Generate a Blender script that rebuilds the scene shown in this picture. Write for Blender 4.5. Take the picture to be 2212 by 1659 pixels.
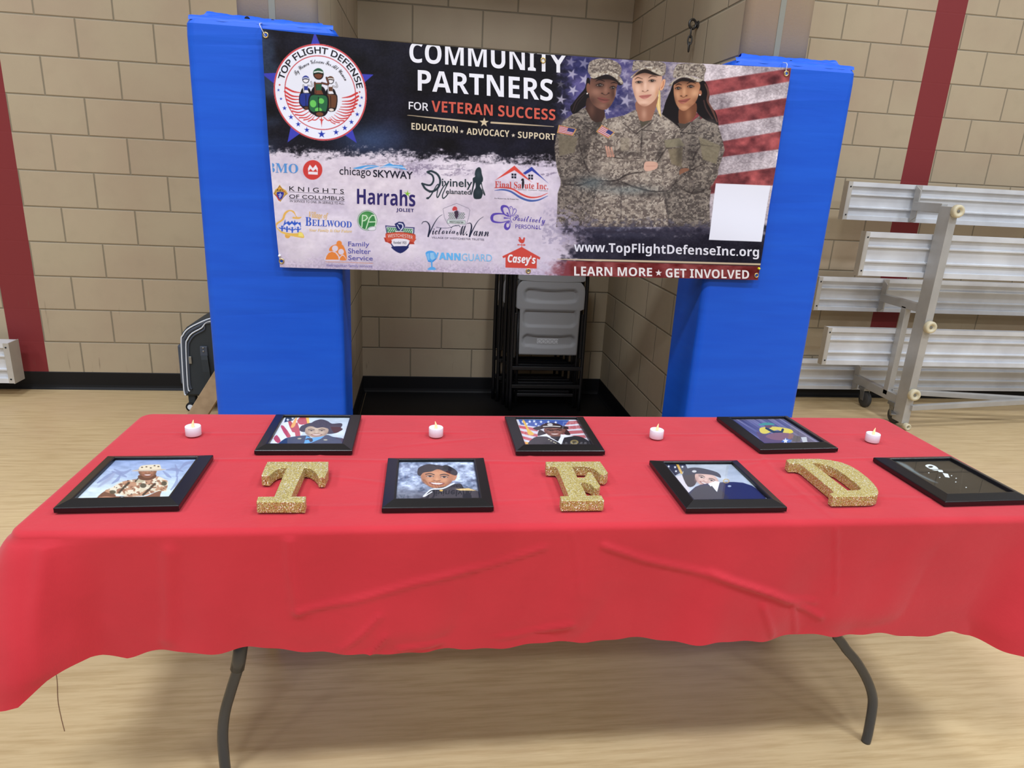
import bpy, bmesh, math, random, os
import numpy as np
from mathutils import Vector, Matrix
S = bpy.context.scene
for o in list(bpy.data.objects): bpy.data.objects.remove(o)
COL = S.collection
# ---------------------------------------------------------------- camera
R = [(0.9913850866577771, -0.12096579596714892, 0.05022834019341828), (0.011770823965949452, -0.2996488325627532, -0.9539769519474471), (0.1304494448271601, 0.9463497521264604, -0.29564351674689654)]
cd = bpy.data.cameras.new('camera'); cam = bpy.data.objects.new('camera', cd); COL.objects.link(cam)
cd.sensor_fit = 'HORIZONTAL'; cd.sensor_width = 36; cd.lens = 1477.14568/2212*36; cd.clip_start = .05
cam.matrix_world = Matrix(((R[0][0], -R[1][0], -R[2][0], 2.11144), (R[0][1], -R[1][1], -R[2][1], -4.4267), (R[0][2], -R[1][2], -R[2][2], 1.44938), (0, 0, 0, 1)))
S.camera = cam
# ---------------------------------------------------------------- world, gym lamps, exposure
W = bpy.data.worlds.new('hall_air'); S.world = W; W.use_nodes = True
W.node_tree.nodes['Background'].inputs[0].default_value = (.93, .96, 1, 1); W.node_tree.nodes['Background'].inputs[1].default_value = .19
def lamp(x, y, z, sx, sy, e, col=(.91, .97, 1.08)):
    l = bpy.data.lights.new('gym_lamp', 'AREA'); l.shape = 'RECTANGLE'; l.size = sx; l.size_y = sy; l.energy = e; l.color = col
    o = bpy.data.objects.new('gym_lamp', l); COL.objects.link(o); o.location = (x, y, z)
for x in (-3.4, .6, 4.6, 8.6):
    for y, e in ((-2.6, 68), (-5.8, 118), (-10.5, 92), (-15.0, 44)):
        lamp(x, y, 6.9, 1.3, .7, e*(.92 if x < -3 else .86 if x > 8 else 1.02))
S.view_settings.view_transform = 'Standard'; S.view_settings.look = 'None'; S.view_settings.gamma = 1; S.view_settings.use_curve_mapping = False
S.view_settings.exposure = 0.51
# ---------------------------------------------------------------- helpers
PI = math.pi
def lin(c): return tuple(((v/255)/12.92 if v/255 <= .04045 else (((v/255)+.055)/1.055)**2.4) for v in c)
def mat(name, col, rough=.6, metal=0, spec=.5, **k):
    m = bpy.data.materials.new(name); m.use_nodes = True; b = m.node_tree.nodes['Principled BSDF']
    b.inputs['Base Color'].default_value = lin(col)+(1,); b.inputs['Roughness'].default_value = rough; b.inputs['Metallic'].default_value = metal; b.inputs['Specular IOR Level'].default_value = spec
    for a, v in k.items(): b.inputs[a.replace('_', ' ')].default_value = v
    return m
class N:
    """small node-graph writer"""
    def __init__(s, m): s.t = m.node_tree; s.b = s.t.nodes['Principled BSDF']
    def new(s, ty, **k):
        n = s.t.nodes.new(ty)
        for a, v in k.items(): setattr(n, a, v)
        return n
    def put(s, sock, v):
        if hasattr(v, 'links') or isinstance(v, bpy.types.NodeSocket): s.t.links.new(v, sock)
        else: sock.default_value = v
    def m(s, op, a, b=None, c=None):
        n = s.new('ShaderNodeMath', operation=op)
        for i, v in enumerate((a, b, c)):
            if v is not None: s.put(n.inputs[i], v)
        return n.outputs[0]
    def noise(s, vec, scale, detail=3, rough=.5):
        n = s.new('ShaderNodeTexNoise'); n.inputs['Scale'].default_value = scale; n.inputs['Detail'].default_value = detail; n.inputs['Roughness'].default_value = rough
        s.t.links.new(vec, n.inputs['Vector']); return n.outputs['Fac']
    def mapv(s, vec, sc):
        n = s.new('ShaderNodeMapping'); n.inputs['Scale'].default_value = sc; s.t.links.new(vec, n.inputs['Vector']); return n.outputs[0]
    def mix(s, f, a, b):
        n = s.new('ShaderNodeMix', data_type='RGBA'); s.put(n.inputs[0], f); s.put(n.inputs[6], a); s.put(n.inputs[7], b); return n.outputs[2]
    def ramp(s, f, a, b):
        n = s.new('ShaderNodeMapRange'); n.interpolation_type = 'SMOOTHSTEP'; s.put(n.inputs[0], f); n.inputs[1].default_value = a; n.inputs[2].default_value = b; return n.outputs[0]
    def bump(s, h, dist, strength=1):
        n = s.new('ShaderNodeBump'); n.inputs['Distance'].default_value = dist; n.inputs['Strength'].default_value = strength; s.t.links.new(h, n.inputs['Height']); s.t.links.new(n.outputs[0], s.b.inputs['Normal'])
    def pos(s): return s.new('ShaderNodeNewGeometry').outputs['Position']
    def objc(s): return s.new('ShaderNodeTexCoord').outputs['Object']
def rgba(c): return lin(c)+(1,)
def tag(o, label=None, cat=None, group=None, kind=None):
    if label: o['label'] = label
    if cat: o['category'] = cat
    if group: o['group'] = group
    if kind: o['kind'] = kind
    return o
def thing(name, label, cat, loc=(0, 0, 0), rz=0, group=None):
    o = bpy.data.objects.new(name, None); COL.objects.link(o); o.location = loc; o.rotation_euler = (0, 0, rz); o.empty_display_size = .05
    return tag(o, label, cat, group)
def link(name, me, m, parent=None, smooth=False):
    for x in (m if isinstance(m, (list, tuple)) else [m]):
        me.materials.append(x)
    if smooth:
        for p in me.polygons: p.use_smooth = True
    o = bpy.data.objects.new(name, me); COL.objects.link(o)
    if parent: o.parent = parent
    return o
class MB:
    """collects shapes and links them as one mesh object"""
    def __init__(s): s.v = []; s.f = []
    def add(s, v, f):
        n = len(s.v); s.v += [tuple(p) for p in v]; s.f += [tuple(i+n for i in q) for q in f]; return s
    def box(s, x0, x1, y0, y1, z0, z1, M=None):
        v = [Vector((x, y, z)) for z in (z0, z1) for y in (y0, y1) for x in (x0, x1)]
        if M: v = [M @ p for p in v]
        return s.add(v, [(0, 2, 3, 1), (4, 5, 7, 6), (0, 1, 5, 4), (2, 6, 7, 3), (0, 4, 6, 2), (1, 3, 7, 5)])
    def bar(s, a, b, w, h, up=(0, 0, 1)):
        a, b = Vector(a), Vector(b); d = (b-a); L = d.length; d.normalize(); x = d.cross(Vector(up)).normalized(); y = x.cross(d)
        M = Matrix((x, d, y)).transposed().to_4x4(); M.translation = a
        return s.box(-w/2, w/2, 0, L, -h/2, h/2, M)
    def tube(s, P, r, n=12, closed=False, cap=True):
        P = [Vector(p) for p in P]; m = len(P); rs = r if isinstance(r, (list, tuple)) else [r]*m; v = []; up = None
        for i, p in enumerate(P):
            a = P[(i-1) % m] if (closed or i > 0) else p; b = P[(i+1) % m] if (closed or i < m-1) else p
            d = (b-a).normalized()
            if up is None: up = d.orthogonal().normalized()
            up = (up-d*up.dot(d)).normalized(); w = d.cross(up)
            for k in range(n): v.append(p+(up*math.cos(2*PI*k/n)+w*math.sin(2*PI*k/n))*rs[i])
        f = [(i*n+k, i*n+(k+1) % n, ((i+1) % m)*n+(k+1) % n, ((i+1) % m)*n+k) for i in range(m if closed else m-1) for k in range(n)]
        if cap and not closed: f += [tuple(range(n))[::-1], tuple(range((m-1)*n, m*n))]
        return s.add(v, f)
    def lathe(s, prof, n=24, M=None, cap=True):
        v = []
        for r, z in prof:
            for k in range(n): v.append(Vector((r*math.cos(2*PI*k/n), r*math.sin(2*PI*k/n), z)))
        if M: v = [M @ p for p in v]
        m = len(prof); f = [(i*n+k, i*n+(k+1) % n, (i+1)*n+(k+1) % n, (i+1)*n+k) for i in range(m-1) for k in range(n)]
        if cap: f += [tuple(range(n))[::-1], tuple(range((m-1)*n, m*n))]
        return s.add(v, f)
    def sweep(s, prof, axis_pts):
        """closed outline prof (list of offsets as 3-vectors) copied along axis_pts"""
        n = len(prof); v = [Vector(a)+Vector(p) for a in axis_pts for p in prof]; m = len(axis_pts)
        f = [(i*n+k, i*n+(k+1) % n, (i+1)*n+(k+1) % n, (i+1)*n+k) for i in range(m-1) for k in range(n)]
        return s.add(v, f+[tuple(range(n))[::-1], tuple(range((m-1)*n, m*n))])
    def build(s, name, m, parent=None, smooth=False, bevel=0, seg=2):
        me = bpy.data.meshes.new(name); me.from_pydata([tuple(p) for p in s.v], [], s.f)
        bm = bmesh.new(); bm.from_mesh(me); bmesh.ops.recalc_face_normals(bm, faces=bm.faces); bm.to_mesh(me); bm.free(); me.update()
        o = link(name, me, m, parent, smooth)
        if bevel:
            b = o.modifiers.new('bevel', 'BEVEL'); b.width = bevel; b.segments = seg; b.limit_method = 'ANGLE'; b.angle_limit = .7; b.harden_normals = False
        return o
def prism(outline, z0, z1, holes=()):
    """solid letter-like plate from an outline with holes, as a bmesh-built mesh"""
    bm = bmesh.new(); eds = []
    for loop in [outline]+list(holes):
        vs = [bm.verts.new((x, y, z1)) for x, y in loop]
        eds += [bm.edges.new((vs[i], vs[(i+1) % len(vs)])) for i in range(len(vs))]
    bmesh.ops.triangle_fill(bm, edges=eds, use_beauty=True)
    g = bmesh.ops.extrude_face_region(bm, geom=bm.faces[:]); vs = [e for e in g['geom'] if isinstance(e, bmesh.types.BMVert)]
    bmesh.ops.translate(bm, verts=vs, vec=(0, 0, z0-z1)); bmesh.ops.recalc_face_normals(bm, faces=bm.faces)
    me = bpy.data.meshes.new('plate'); bm.to_mesh(me); bm.free(); return me
def copy_tree(o, parent=None):
    c = o.copy(); COL.objects.link(c)
    if parent: c.parent = parent
    for ch in list(o.children): copy_tree(ch, c)
    return c
def smooth_path(P, n=6):
    P = [np.array(p, float) for p in P]; Q = [2*P[0]-P[1]]+P+[2*P[-1]-P[-2]]; out = []
    for i in range(1, len(Q)-2):
        p0, p1, p2, p3 = Q[i-1:i+3]
        for t in np.arange(n)/n: out.append(.5*((2*p1)+(p2-p0)*t+(2*p0-5*p1+4*p2-p3)*t*t+(3*p1-p0-3*p2+p3)*t**3))
    out.append(P[-1]); return out
# ---------------------------------------------------------------- materials
def wall_mat(name, stripes=False, parity=0, joints=True, col=(178, 163, 136)):
    m = mat(name, col, .62, spec=.35); g = N(m); p = g.pos(); sp = g.new('ShaderNodeSeparateXYZ'); g.t.links.new(p, sp.inputs[0]); x, y, z = sp.outputs
    n1 = g.noise(p, 1.6, 4); n2 = g.noise(p, 9, 4); n3 = g.noise(p, 150, 2)
    c = g.mix(g.ramp(n1, .35, .7), rgba(col), rgba((171, 152, 128))); c = g.mix(g.m('MULTIPLY', g.ramp(n2, .5, .75), .25), c, rgba((160, 147, 122)))
    if joints:
        nx = g.new('ShaderNodeSeparateXYZ'); g.t.links.new(g.new('ShaderNodeNewGeometry').outputs['True Normal'], nx.inputs[0])
        side = g.m('GREATER_THAN', g.m('ABSOLUTE', nx.outputs[0]), .7)
        row = g.m('FLOOR', g.m('DIVIDE', g.m('SUBTRACT', z, .1016), .2032))
        rz = g.m('FRACT', g.m('DIVIDE', g.m('SUBTRACT', z, .1016), .2032))
        ux = g.m('DIVIDE', x, .4064); uy = g.m('ADD', g.m('DIVIDE', y, .4064), .5)
        u = g.m('ADD', g.m('MULTIPLY', side, uy), g.m('MULTIPLY', g.m('SUBTRACT', 1, side), ux))
        u = g.m('ADD', u, g.m('MULTIPLY', g.m('FLOORED_MODULO', row, 2), .5)); u = g.m('ADD', u, .5*parity)
        cell = g.m('ADD', g.m('FLOOR', u), g.m('MULTIPLY', row, 7.13)); wn = g.new('ShaderNodeTexWhiteNoise', noise_dimensions='1D'); g.t.links.new(cell, wn.inputs['W'])
        fu = g.m('FRACT', u); du = g.m('MULTIPLY', g.m('SUBTRACT', .5, g.m('ABSOLUTE', g.m('SUBTRACT', fu, .5))), .4064); dz = g.m('MULTIPLY', g.m('SUBTRACT', .5, g.m('ABSOLUTE', g.m('SUBTRACT', rz, .5))), .2032)
        d = g.m('MINIMUM', du, dz); d = g.m('ADD', d, g.m('MULTIPLY', g.m('SUBTRACT', n2, .5), .002))
        j = g.ramp(d, .0022, .0048)
        c = g.mix(g.m('MULTIPLY', wn.outputs[0], .22), c, rgba((190, 170, 142)))
        c = g.mix(j, rgba((134, 124, 104)), c)  # shadow in the painted-over joints put into the colour as darker lines
        h = g.m('ADD', g.ramp(d, .001, .007), g.m('MULTIPLY', n3, .10)); 
    else: h = g.m('MULTIPLY', n3, .12)
    if stripes:
        s = None
        for a, b in ((-.404, -.206), (5.274, 5.476)):
            k = g.m('MULTIPLY', g.m('GREATER_THAN', x, a), g.m('LESS_THAN', x, b)); s = k if s is None else g.m('MAXIMUM', s, k)
        c = g.mix(s, c, rgba((128, 44, 46)))
        if joints: h = g.m('MULTIPLY', h, g.m('SUBTRACT', 1, g.m('MULTIPLY', s, .92)))
    sc = g.noise(g.mapv(p, (22, 22, 2.2)), 1.5, 4); dirt = g.m('MULTIPLY', g.ramp(sc, .66, .74), g.ramp(z, .85, .2)); c = g.mix(g.m('MULTIPLY', dirt, .55), c, rgba((104, 92, 74)))
    g.t.links.new(c, g.b.inputs['Base Color']); g.bump(h, .004, .8); return m
M = {}
M['wall'] = wall_mat('painted_block', True); M['fin'] = wall_mat('painted_block_pier', parity=0); M['plain'] = wall_mat('painted_block_end', joints=False)
M['caulk'] = mat('joint_sealant', (134, 134, 122), .6)
M['black_rubber'] = mat('black_rubber', (17, 17, 19), .55, spec=.3)
M['ceil'] = mat('ceiling_paint', (150, 150, 148), .9)
m = M['floor'] = mat('floor_sheet', (206, 182, 142), .34, spec=.32); g = N(m); p = g.pos()
a = g.noise(g.mapv(p, (1.8, 26, 1)), 2.2, 5, .62); b = g.noise(g.mapv(p, (5, 110, 1)), 2.0, 4, .6); d = g.noise(p, 1.3, 3)
c = g.mix(g.ramp(a, .38, .68), rgba((208, 183, 139)), rgba((190, 163, 119))); c = g.mix(g.m('MULTIPLY', g.ramp(b, .52, .72), .38), c, rgba((222, 200, 156))); c = g.mix(g.m('MULTIPLY', g.ramp(d, .45, .7), .4), c, rgba((196, 168, 134)))
g.t.links.new(c, g.b.inputs['Base Color']); g.t.links.new(g.m('ADD', .26, g.m('MULTIPLY', b, .25)), g.b.inputs['Roughness']); g.bump(b, .0006, .4)
m = M['vinyl'] = mat('blue_vinyl', (34, 92, 200), .45, spec=.3); g = N(m); p = g.objc()
a = g.noise(g.mapv(p, (1.2, 1.2, 10)), 2.4, 4); b = g.noise(p, 260, 2); w = g.noise(g.mapv(p, (1, 1, 26)), 1.3, 2, .3); c = g.mix(g.ramp(a, .3, .75), rgba((22, 86, 206)), rgba((26, 93, 213)))
g.t.links.new(c, g.b.inputs['Base Color']); g.bump(g.m('ADD', g.m('MULTIPLY', a, .5), g.m('ADD', g.m('MULTIPLY', b, .02), g.m('MULTIPLY', w, .12))), .004, .5)
m = M['cloth'] = mat('red_polyester', (206, 38, 50), .78, spec=.22, Sheen_Weight=.2, Sheen_Roughness=.5); g = N(m); p = g.objc()
wx = g.new('ShaderNodeTexWave', wave_type='BANDS', bands_direction='X'); wx.inputs['Scale'].default_value = 320; g.t.links.new(p, wx.inputs[0]); a = g.noise(p, 5, 4); b = g.noise(g.mapv(p, (1, 1.6, 1.6)), 14, 4, .6)
g.t.links.new(g.mix(g.ramp(a, .3, .7), rgba((186, 40, 51)), rgba((193, 44, 55))), g.b.inputs['Base Color'])
g.bump(g.m('ADD', g.m('MULTIPLY', wx.outputs['Fac'], .012), g.m('ADD', g.m('MULTIPLY', a, .8), g.m('MULTIPLY', b, .26))), .008, .6)
M['steel_grey'] = mat('grey_leg_enamel', (58, 60, 64), .27, spec=.5)
M['table_plastic'] = mat('table_plastic', (196, 194, 188), .5)
def brushed(name, col, r=.36, met=.9):
    m = mat(name, col, r, met); g = N(m); p = g.objc(); a = g.noise(g.mapv(p, (1.5, 90, 90)), 3, 3); b = g.noise(p, 5, 3)
    g.t.links.new(g.m('ADD', r-.08, g.m('MULTIPLY', a, .2)), g.b.inputs['Roughness']); g.t.links.new(g.mix(g.ramp(b, .35, .7), rgba(col), rgba(tuple(int(v*.93) for v in col))), g.b.inputs['Base Color']); return m
M['alu'] = brushed('mill_aluminium', (226, 229, 233), .42, .25); M['alu_frame'] = brushed('aluminium_tube', (192, 191, 188), .42, .4); M['alu_cap'] = brushed('aluminium_cap', (196, 192, 184), .5, .3)
M['cream'] = mat('cream_roller', (214, 204, 172), .5); M['tyre'] = mat('grey_rubber_tyre', (62, 62, 62), .6); M['zinc'] = mat('zinc_plate', (150, 150, 148), .4, .8); M['screw'] = mat('dark_screw', (20, 26, 36), .4, .5)
M['black_metal'] = mat('black_chair_frame', (22, 22, 24), .38, spec=.5); M['grey_plastic'] = mat('grey_chair_plastic', (164, 165, 166), .55); M['sticker'] = mat('sticker_paper', (214, 216, 218), .5); M['ink'] = mat('dark_ink', (40, 46, 50), .6)
M['frame'] = mat('black_frame_lacquer', (13, 13, 16), .3, spec=.5); M['backing'] = mat('frame_backing', (60, 54, 46), .8)
m = M['glass'] = bpy.data.materials.new('clear_glass'); m.use_nodes = True; t = m.node_tree; t.nodes.remove(t.nodes['Principled BSDF'])
tb = t.nodes.new('ShaderNodeBsdfTransparent'); gb = t.nodes.new('ShaderNodeBsdfGlossy'); gb.inputs['Roughness'].default_value = .0; fr = t.nodes.new('ShaderNodeFresnel'); fr.inputs[0].default_value = 1.45; mx = t.nodes.new('ShaderNodeMixShader')
ge = t.nodes.new('ShaderNodeNewGeometry'); mu = t.nodes.new('ShaderNodeMath'); mu.operation = 'MULTIPLY'; iv = t.nodes.new('ShaderNodeMath'); iv.operation = 'SUBTRACT'; iv.inputs[0].default_value = 1; t.links.new(ge.outputs['Backfacing'], iv.inputs[1]); t.links.new(fr.outputs[0], mu.inputs[0]); t.links.new(iv.outputs[0], mu.inputs[1]); t.links.new(mu.outputs[0], mx.inputs[0]); t.links.new(tb.outputs[0], mx.inputs[1]); t.links.new(gb.outputs[0], mx.inputs[2]); t.links.new(mx.outputs[0], t.nodes['Material Output'].inputs[0])
m = M['glitter'] = mat('gold_glitter', (196, 168, 96), .45, .3); g = N(m); p = g.objc(); v = g.new('ShaderNodeTexVoronoi'); v.inputs['Scale'].default_value = 620; g.t.links.new(p, v.inputs['Vector'])
sep = g.new('ShaderNodeSeparateColor'); g.t.links.new(v.outputs['Color'], sep.inputs[0]); c = g.mix(sep.outputs[0], rgba((160, 138, 72)), rgba((210, 194, 122))); c = g.mix(g.ramp(sep.outputs[1], .84, .9), c, rgba((255, 250, 228)))  # near-white cells paint sparkle glints into the base colour
g.t.links.new(c, g.b.inputs['Base Color']); cx = g.new('ShaderNodeCombineXYZ'); 
nm = g.new('ShaderNodeNormalMap'); nm.space = 'OBJECT'; vm = g.new('ShaderNodeVectorMath', operation='ADD'); sc = g.new('ShaderNodeVectorMath', operation='SCALE'); sb = g.new('ShaderNodeVectorMath', operation='SUBTRACT'); sb.inputs[1].default_value = (.5, .5, .5); sc.inputs['Scale'].default_value = .9
g.t.links.new(v.outputs['Color'], sb.inputs[0]); g.t.links.new(sb.outputs[0], sc.inputs[0]); g.t.links.new(g.new('ShaderNodeNewGeometry').outputs['Normal'], vm.inputs[0]); g.t.links.new(sc.outputs[0], vm.inputs[1]); nn = g.new('ShaderNodeVectorMath', operation='NORMALIZE'); g.t.links.new(vm.outputs[0], nn.inputs[0]); g.t.links.new(nn.outputs[0], g.b.inputs['Normal'])
M['wax'] = mat('white_candle_shell', (236, 232, 240), .45, Subsurface_Weight=.0); m = M['flame'] = mat('candle_flame_tip', (240, 214, 160), .4); b = m.node_tree.nodes['Principled BSDF']; b.inputs['Emission Color'].default_value = (1, .70, .34, 1); b.inputs['Emission Strength'].default_value = .16
M['case'] = mat('suitcase_fabric', (46, 52, 56), .75); M['case_trim'] = mat('suitcase_trim', (70, 78, 92), .6); M['piping'] = mat('white_piping', (226, 234, 244), .5); M['chain'] = mat('weathered_steel', (92, 90, 88), .45, .8); M['board'] = mat('tan_board', (176, 152, 122), .7); M['brass'] = mat('brass_grommet', (206, 184, 128), .28, .9); M['tie'] = mat('clear_cable_tie', (206, 208, 214), .4)
m = M['board']; g = N(m); p = g.objc(); a = g.noise(p, 18, 4); g.t.links.new(g.mix(g.ramp(a, .35, .7), rgba((180, 155, 124)), rgba((164, 140, 110))), g.b.inputs['Base Color'])
def print_mat(name, rough=.42, spec=.4):
    m = mat(name, (255, 255, 255), rough, spec=spec); g = N(m); a = g.new('ShaderNodeVertexColor', layer_name='print'); g.t.links.new(a.outputs[0], g.b.inputs['Base Color']); return m
M['banner'] = print_mat('printed_vinyl', .5, .16); M['photo'] = print_mat('photo_paper', .35, .3)
# ---------------------------------------------------------------- room shell
def struct(name, mb, m, **k): o = mb.build(name, m, **k); o['kind'] = 'structure'; return o
struct('floor', MB().box(-7, 13, -16, .3, -.12, 0), M['floor'])
struct('wall_back', MB().box(-7, 13, 0, .3, 0, 7.4), M['wall'])
struct('ceiling', MB().box(-7, 13, -16, .3, 7.4, 7.55), M['ceil'])
def fin(name, x0, x1, yf=-1.6256, r=.035):
    pr = [(x0, 0), (x0, yf+r)]+[(x0+r-r*math.cos(a), yf+r-r*math.sin(a)) for a in np.linspace(0, PI/2, 7)[1:]]+[(x1-r+r*math.sin(a), yf+r-r*math.cos(a)) for a in np.linspace(0, PI/2, 7)]+[(x1, 0)]
    n = len(pr); mb = MB(); mb.add([(x, y, z) for z in (0, 7.4) for x, y in pr], [(i, (i+1) % n, n+(i+1) % n, n+i) for i in range(n)]+[tuple(range(n))[::-1], tuple(range(n, 2*n))])
    o = mb.build(name, [M['fin'], M['plain']]); o['kind'] = 'structure'
    for p in o.data.polygons:
        if p.center.y < yf+r+.001 and abs(p.normal.x) < .999: p.material_index = 1; p.use_smooth = True
    return o
fin('wall_left', 1.44, 1.722); fin('wall_right', 3.334, 3.612)
struct('added_shade_header', MB().box(1.5, 3.55, -1.58, 0, 3.55, 4.3), M['plain'])  # unseen block added above the alcove to shade its back wall
struct('trim_1', MB().box(1.556, 1.578, -1.628, -1.62, 0, 7.39), M['caulk']); struct('trim_2', MB().box(3.462, 3.484, -1.628, -1.62, 0, 7.39), M['caulk'])
def base(name, a, b):
    """black cove base along the wall from a to b with its flared foot"""
    d = Vector((b[0]-a[0], b[1]-a[1], 0)).normalized(); n = Vector((d.y, -d.x, 0))
    pr = [Vector((0, 0, .0)), n*.019+Vector((0, 0, 0)), n*.017+Vector((0, 0, .004)), n*.008+Vector((0, 0, .014)), n*.005+Vector((0, 0, .028)), n*.004+Vector((0, 0, .108)), n*.002+Vector((0, 0, .112)), Vector((0, 0, .112))]
    struct(name, MB().sweep(pr, [(a[0], a[1], 0), (b[0], b[1], 0)]), M['black_rubber'], smooth=False)
base('baseboard_back', (-7, 0), (1.44, 0)); base('baseboard_alcove', (1.722, 0), (3.334, 0)); base('baseboard_east', (3.612, 0), (13, 0)); base('baseboard_left', (1.722, -1.59), (1.722, 0)); base('baseboard_right', (3.334, 0), (3.334, -1.59))
tag(MB().box(1.745, 3.312, -1.58, -.025, .0, .009).build('floor_mat', M['black_rubber'], bevel=.002), 'black rubber mat covering the alcove floor between the padded piers', 'mat')
# ---------------------------------------------------------------- padded piers
def pier_pad(name, label, x0, x1, ix0, ix1, screws, fx0, fx1):
    yf, yb, r = -1.735, -1.44, .028
    P = [(x0, yb), (x0, yf+r)]+[(x0+r-r*math.cos(a), yf+r-r*math.sin(a)) for a in np.linspace(0, PI/2, 7)[1:]]+[(x1-r+r*math.sin(a), yf+r-r*math.cos(a)) for a in np.linspace(0, PI/2, 7)]+[(x1, yb), (ix1, yb), (ix1, -1.63), (ix0, -1.63), (ix0, yb)]
    t = thing(name, label, 'wall pad', ((x0+x1)/2, -1.6, 0)); cx, cy = t.location.x, t.location.y
    zs = [.03, .045]+list(np.linspace(.1, 1.84, 60))+[1.878, 1.892, 1.898]; ins = [.008, .002]+[0]*60+[.0015, .008, .018]
    rnd = random.Random(len(label)); v = []; n = len(P)
    creases = [(rnd.uniform(.3, 1.8), rnd.uniform(.0006, .0013)) for _ in range(6)]+[(1.83, .0018), (1.74, .001), (1.86, .0022)]
    for z, i in zip(zs, ins):
        for (x, y) in P:
            out = y < -1.5 and abs(x-(ix0+ix1)/2) > .16
            dx = -i if x > (x0+x1)/2+.2 else i if x < (x0+x1)/2-.2 else 0; dy = i if y < -1.7 else 0
            w = sum(a*math.exp(-((z-c)/.018)**2)*math.sin(x*9+c*40) for c, a in creases)
            if y <= yf+.0005: dy += w
            v.append((x+dx-cx, y+dy-cy, z))
    f = [(k*n+i, k*n+(i+1) % n, (k+1)*n+(i+1) % n, (k+1)*n+i) for k in range(len(zs)-1) for i in range(n)]+[tuple(range(n))[::-1], tuple(range((len(zs)-1)*n, len(zs)*n))]
    MB().add(v, f).build('cover', M['vinyl'], t, smooth=False, bevel=.004)
    # gathered vinyl flap turned up against the pier above the foam
    cols = 48; rows = [(-1.728, 1.890), (-1.722, 1.903), (-1.70, 1.909), (-1.68, 1.913), (-1.668, 1.917), (-1.660, 1.922), (-1.655, 1.928), (-1.648, 1.930), (-1.640, 1.926), (-1.632, 1.90)]
    v = []; cols_t = np.linspace(0, 1, cols)
    for j, (y, z) in enumerate(rows):
        inset = [0, 0, .004, .018, .038, .042, .045, .045, .045, .045][j]
        for q in cols_t:
            x = (x0+.012+inset)*(1-q)+(x1-.012-inset)*q; e = min(q, 1-q)
            k = math.exp(-(e/.05)**2); wob = .0016*math.sin(q*21+j)+.0012*math.sin(q*47+j*2.1)
            v.append((x-cx, y-cy+wob*.7-(.008*k if 3 < j < 8 else 0), z+(wob if 2 < j < 8 else wob*.3)+(.003*k*math.sin(j*1.5) if j > 2 else 0)-(.012*q if j > 3 else 0)*(1 if x0 < 2 else -.0)))
    f = [(j*cols+i, j*cols+i+1, (j+1)*cols+i+1, (j+1)*cols+i) for j in range(len(rows)-1) for i in range(cols-1)]
    MB().add(v, f).build('top_flap', M['vinyl'], t, smooth=True)
    for sx, sz in screws:
        Mx = Matrix.Translation((sx-cx, -1.672-cy, sz)) @ Matrix.Rotation(PI/2, 4, 'X')
        s = MB().lathe([(.002, -.02), (.0025, -.001), (.0095, 0), (.0095, .002), (.008, .004), (.0, .0045)], 16, Mx).build('screw', M['screw'], t)
    return t
pier_pad('wall_pad', 'blue vinyl pad wrapped around the left pier, beside the suitcase', 1.298, 1.802, 1.436, 1.727, [(1.491, 1.912), (1.577, 1.909)], 1.33, 1.75)
pier_pad('wall_pad', 'blue vinyl pad wrapped around the right pier, beside the metal bleachers', 3.258, 3.762, 3.330, 3.617, [(3.514, 1.908)], 3.3, 3.72)
# ---------------------------------------------------------------- eye hook and chain on the pier side
t = thing('chain_hook', 'rusty eye bolt with short hanging chain on the alcove side wall', 'hook', (3.334, -1.105, 2.13))
a = MB(); a.lathe([(.016, 0), (.016, .004), (.006, .006), (.006, .010)], 16, Matrix.Rotation(-PI/2, 4, 'Y')); a.build('bolt', M['chain'], t)
def ring(r, tr_, M_, n=24): return [M_ @ Vector((r*math.cos(2*PI*i/n), tr_*math.sin(2*PI*i/n), 0)) for i in range(n)]
MB().tube(ring(.019, .019, Matrix.Translation((-.026, -.0, 0)) @ Matrix.Rotation(.35, 4, 'Z') @ Matrix.Rotation(PI/2, 4, 'X')), .0055, 8, True).build('eye', M['chain'], t, True)
for i, (dz, rot) in enumerate(((-.036, 1.2), (-.066, -.4), (-.094, 1.0))):
    MB().tube(ring(.0085, .0195, Matrix.Translation((-.030, .002*i, dz)) @ Matrix.Rotation(rot, 4, 'Z') @ Matrix.Rotation(PI/2, 4, 'X')), .0036, 8, True).build('chain_link', M['chain'], t, True)
# ---------------------------------------------------------------- suitcase and leaning board by the left pier
t = thing('suitcase', 'charcoal fabric suitcase with white piping standing behind the left pad', 'suitcase', (.86, -.22, 0))
pr = [(.733, .098), (.724, .13), (.734, .43), (.746, .475), (.775, .512), (.83, .545), (.93, .580), (1.02, .590), (1.10, .590), (1.13, .57), (1.13, .095)]
sec = lambda k: [Vector((x-.86+(.012*k if x < .9 else -.012*k), 0, z-(.012*k if z > .3 else -.012*k))) for x, z in pr]
b = MB(); v = []; ys = [(-.205, 1.4), (-.198, .5), (-.185, 0), (.145, 0), (.16, .6)]; n = len(pr)
for y, k in ys: v += [p+Vector((0, y, 0)) for p in sec(k)]
b.add(v, [(i*n+q, i*n+(q+1) % n, (i+1)*n+(q+1) % n, (i+1)*n+q) for i in range(len(ys)-1) for q in range(n)]+[tuple(range(n))[::-1], tuple(range((len(ys)-1)*n, len(ys)*n))]).build('body', M['case'], t)
def off(d, y): return [(x-.86+d*(1 if x < .9 else -1), y, z-(d*.9 if z > .3 else -d)) for x, z in pr[:8]]
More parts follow.
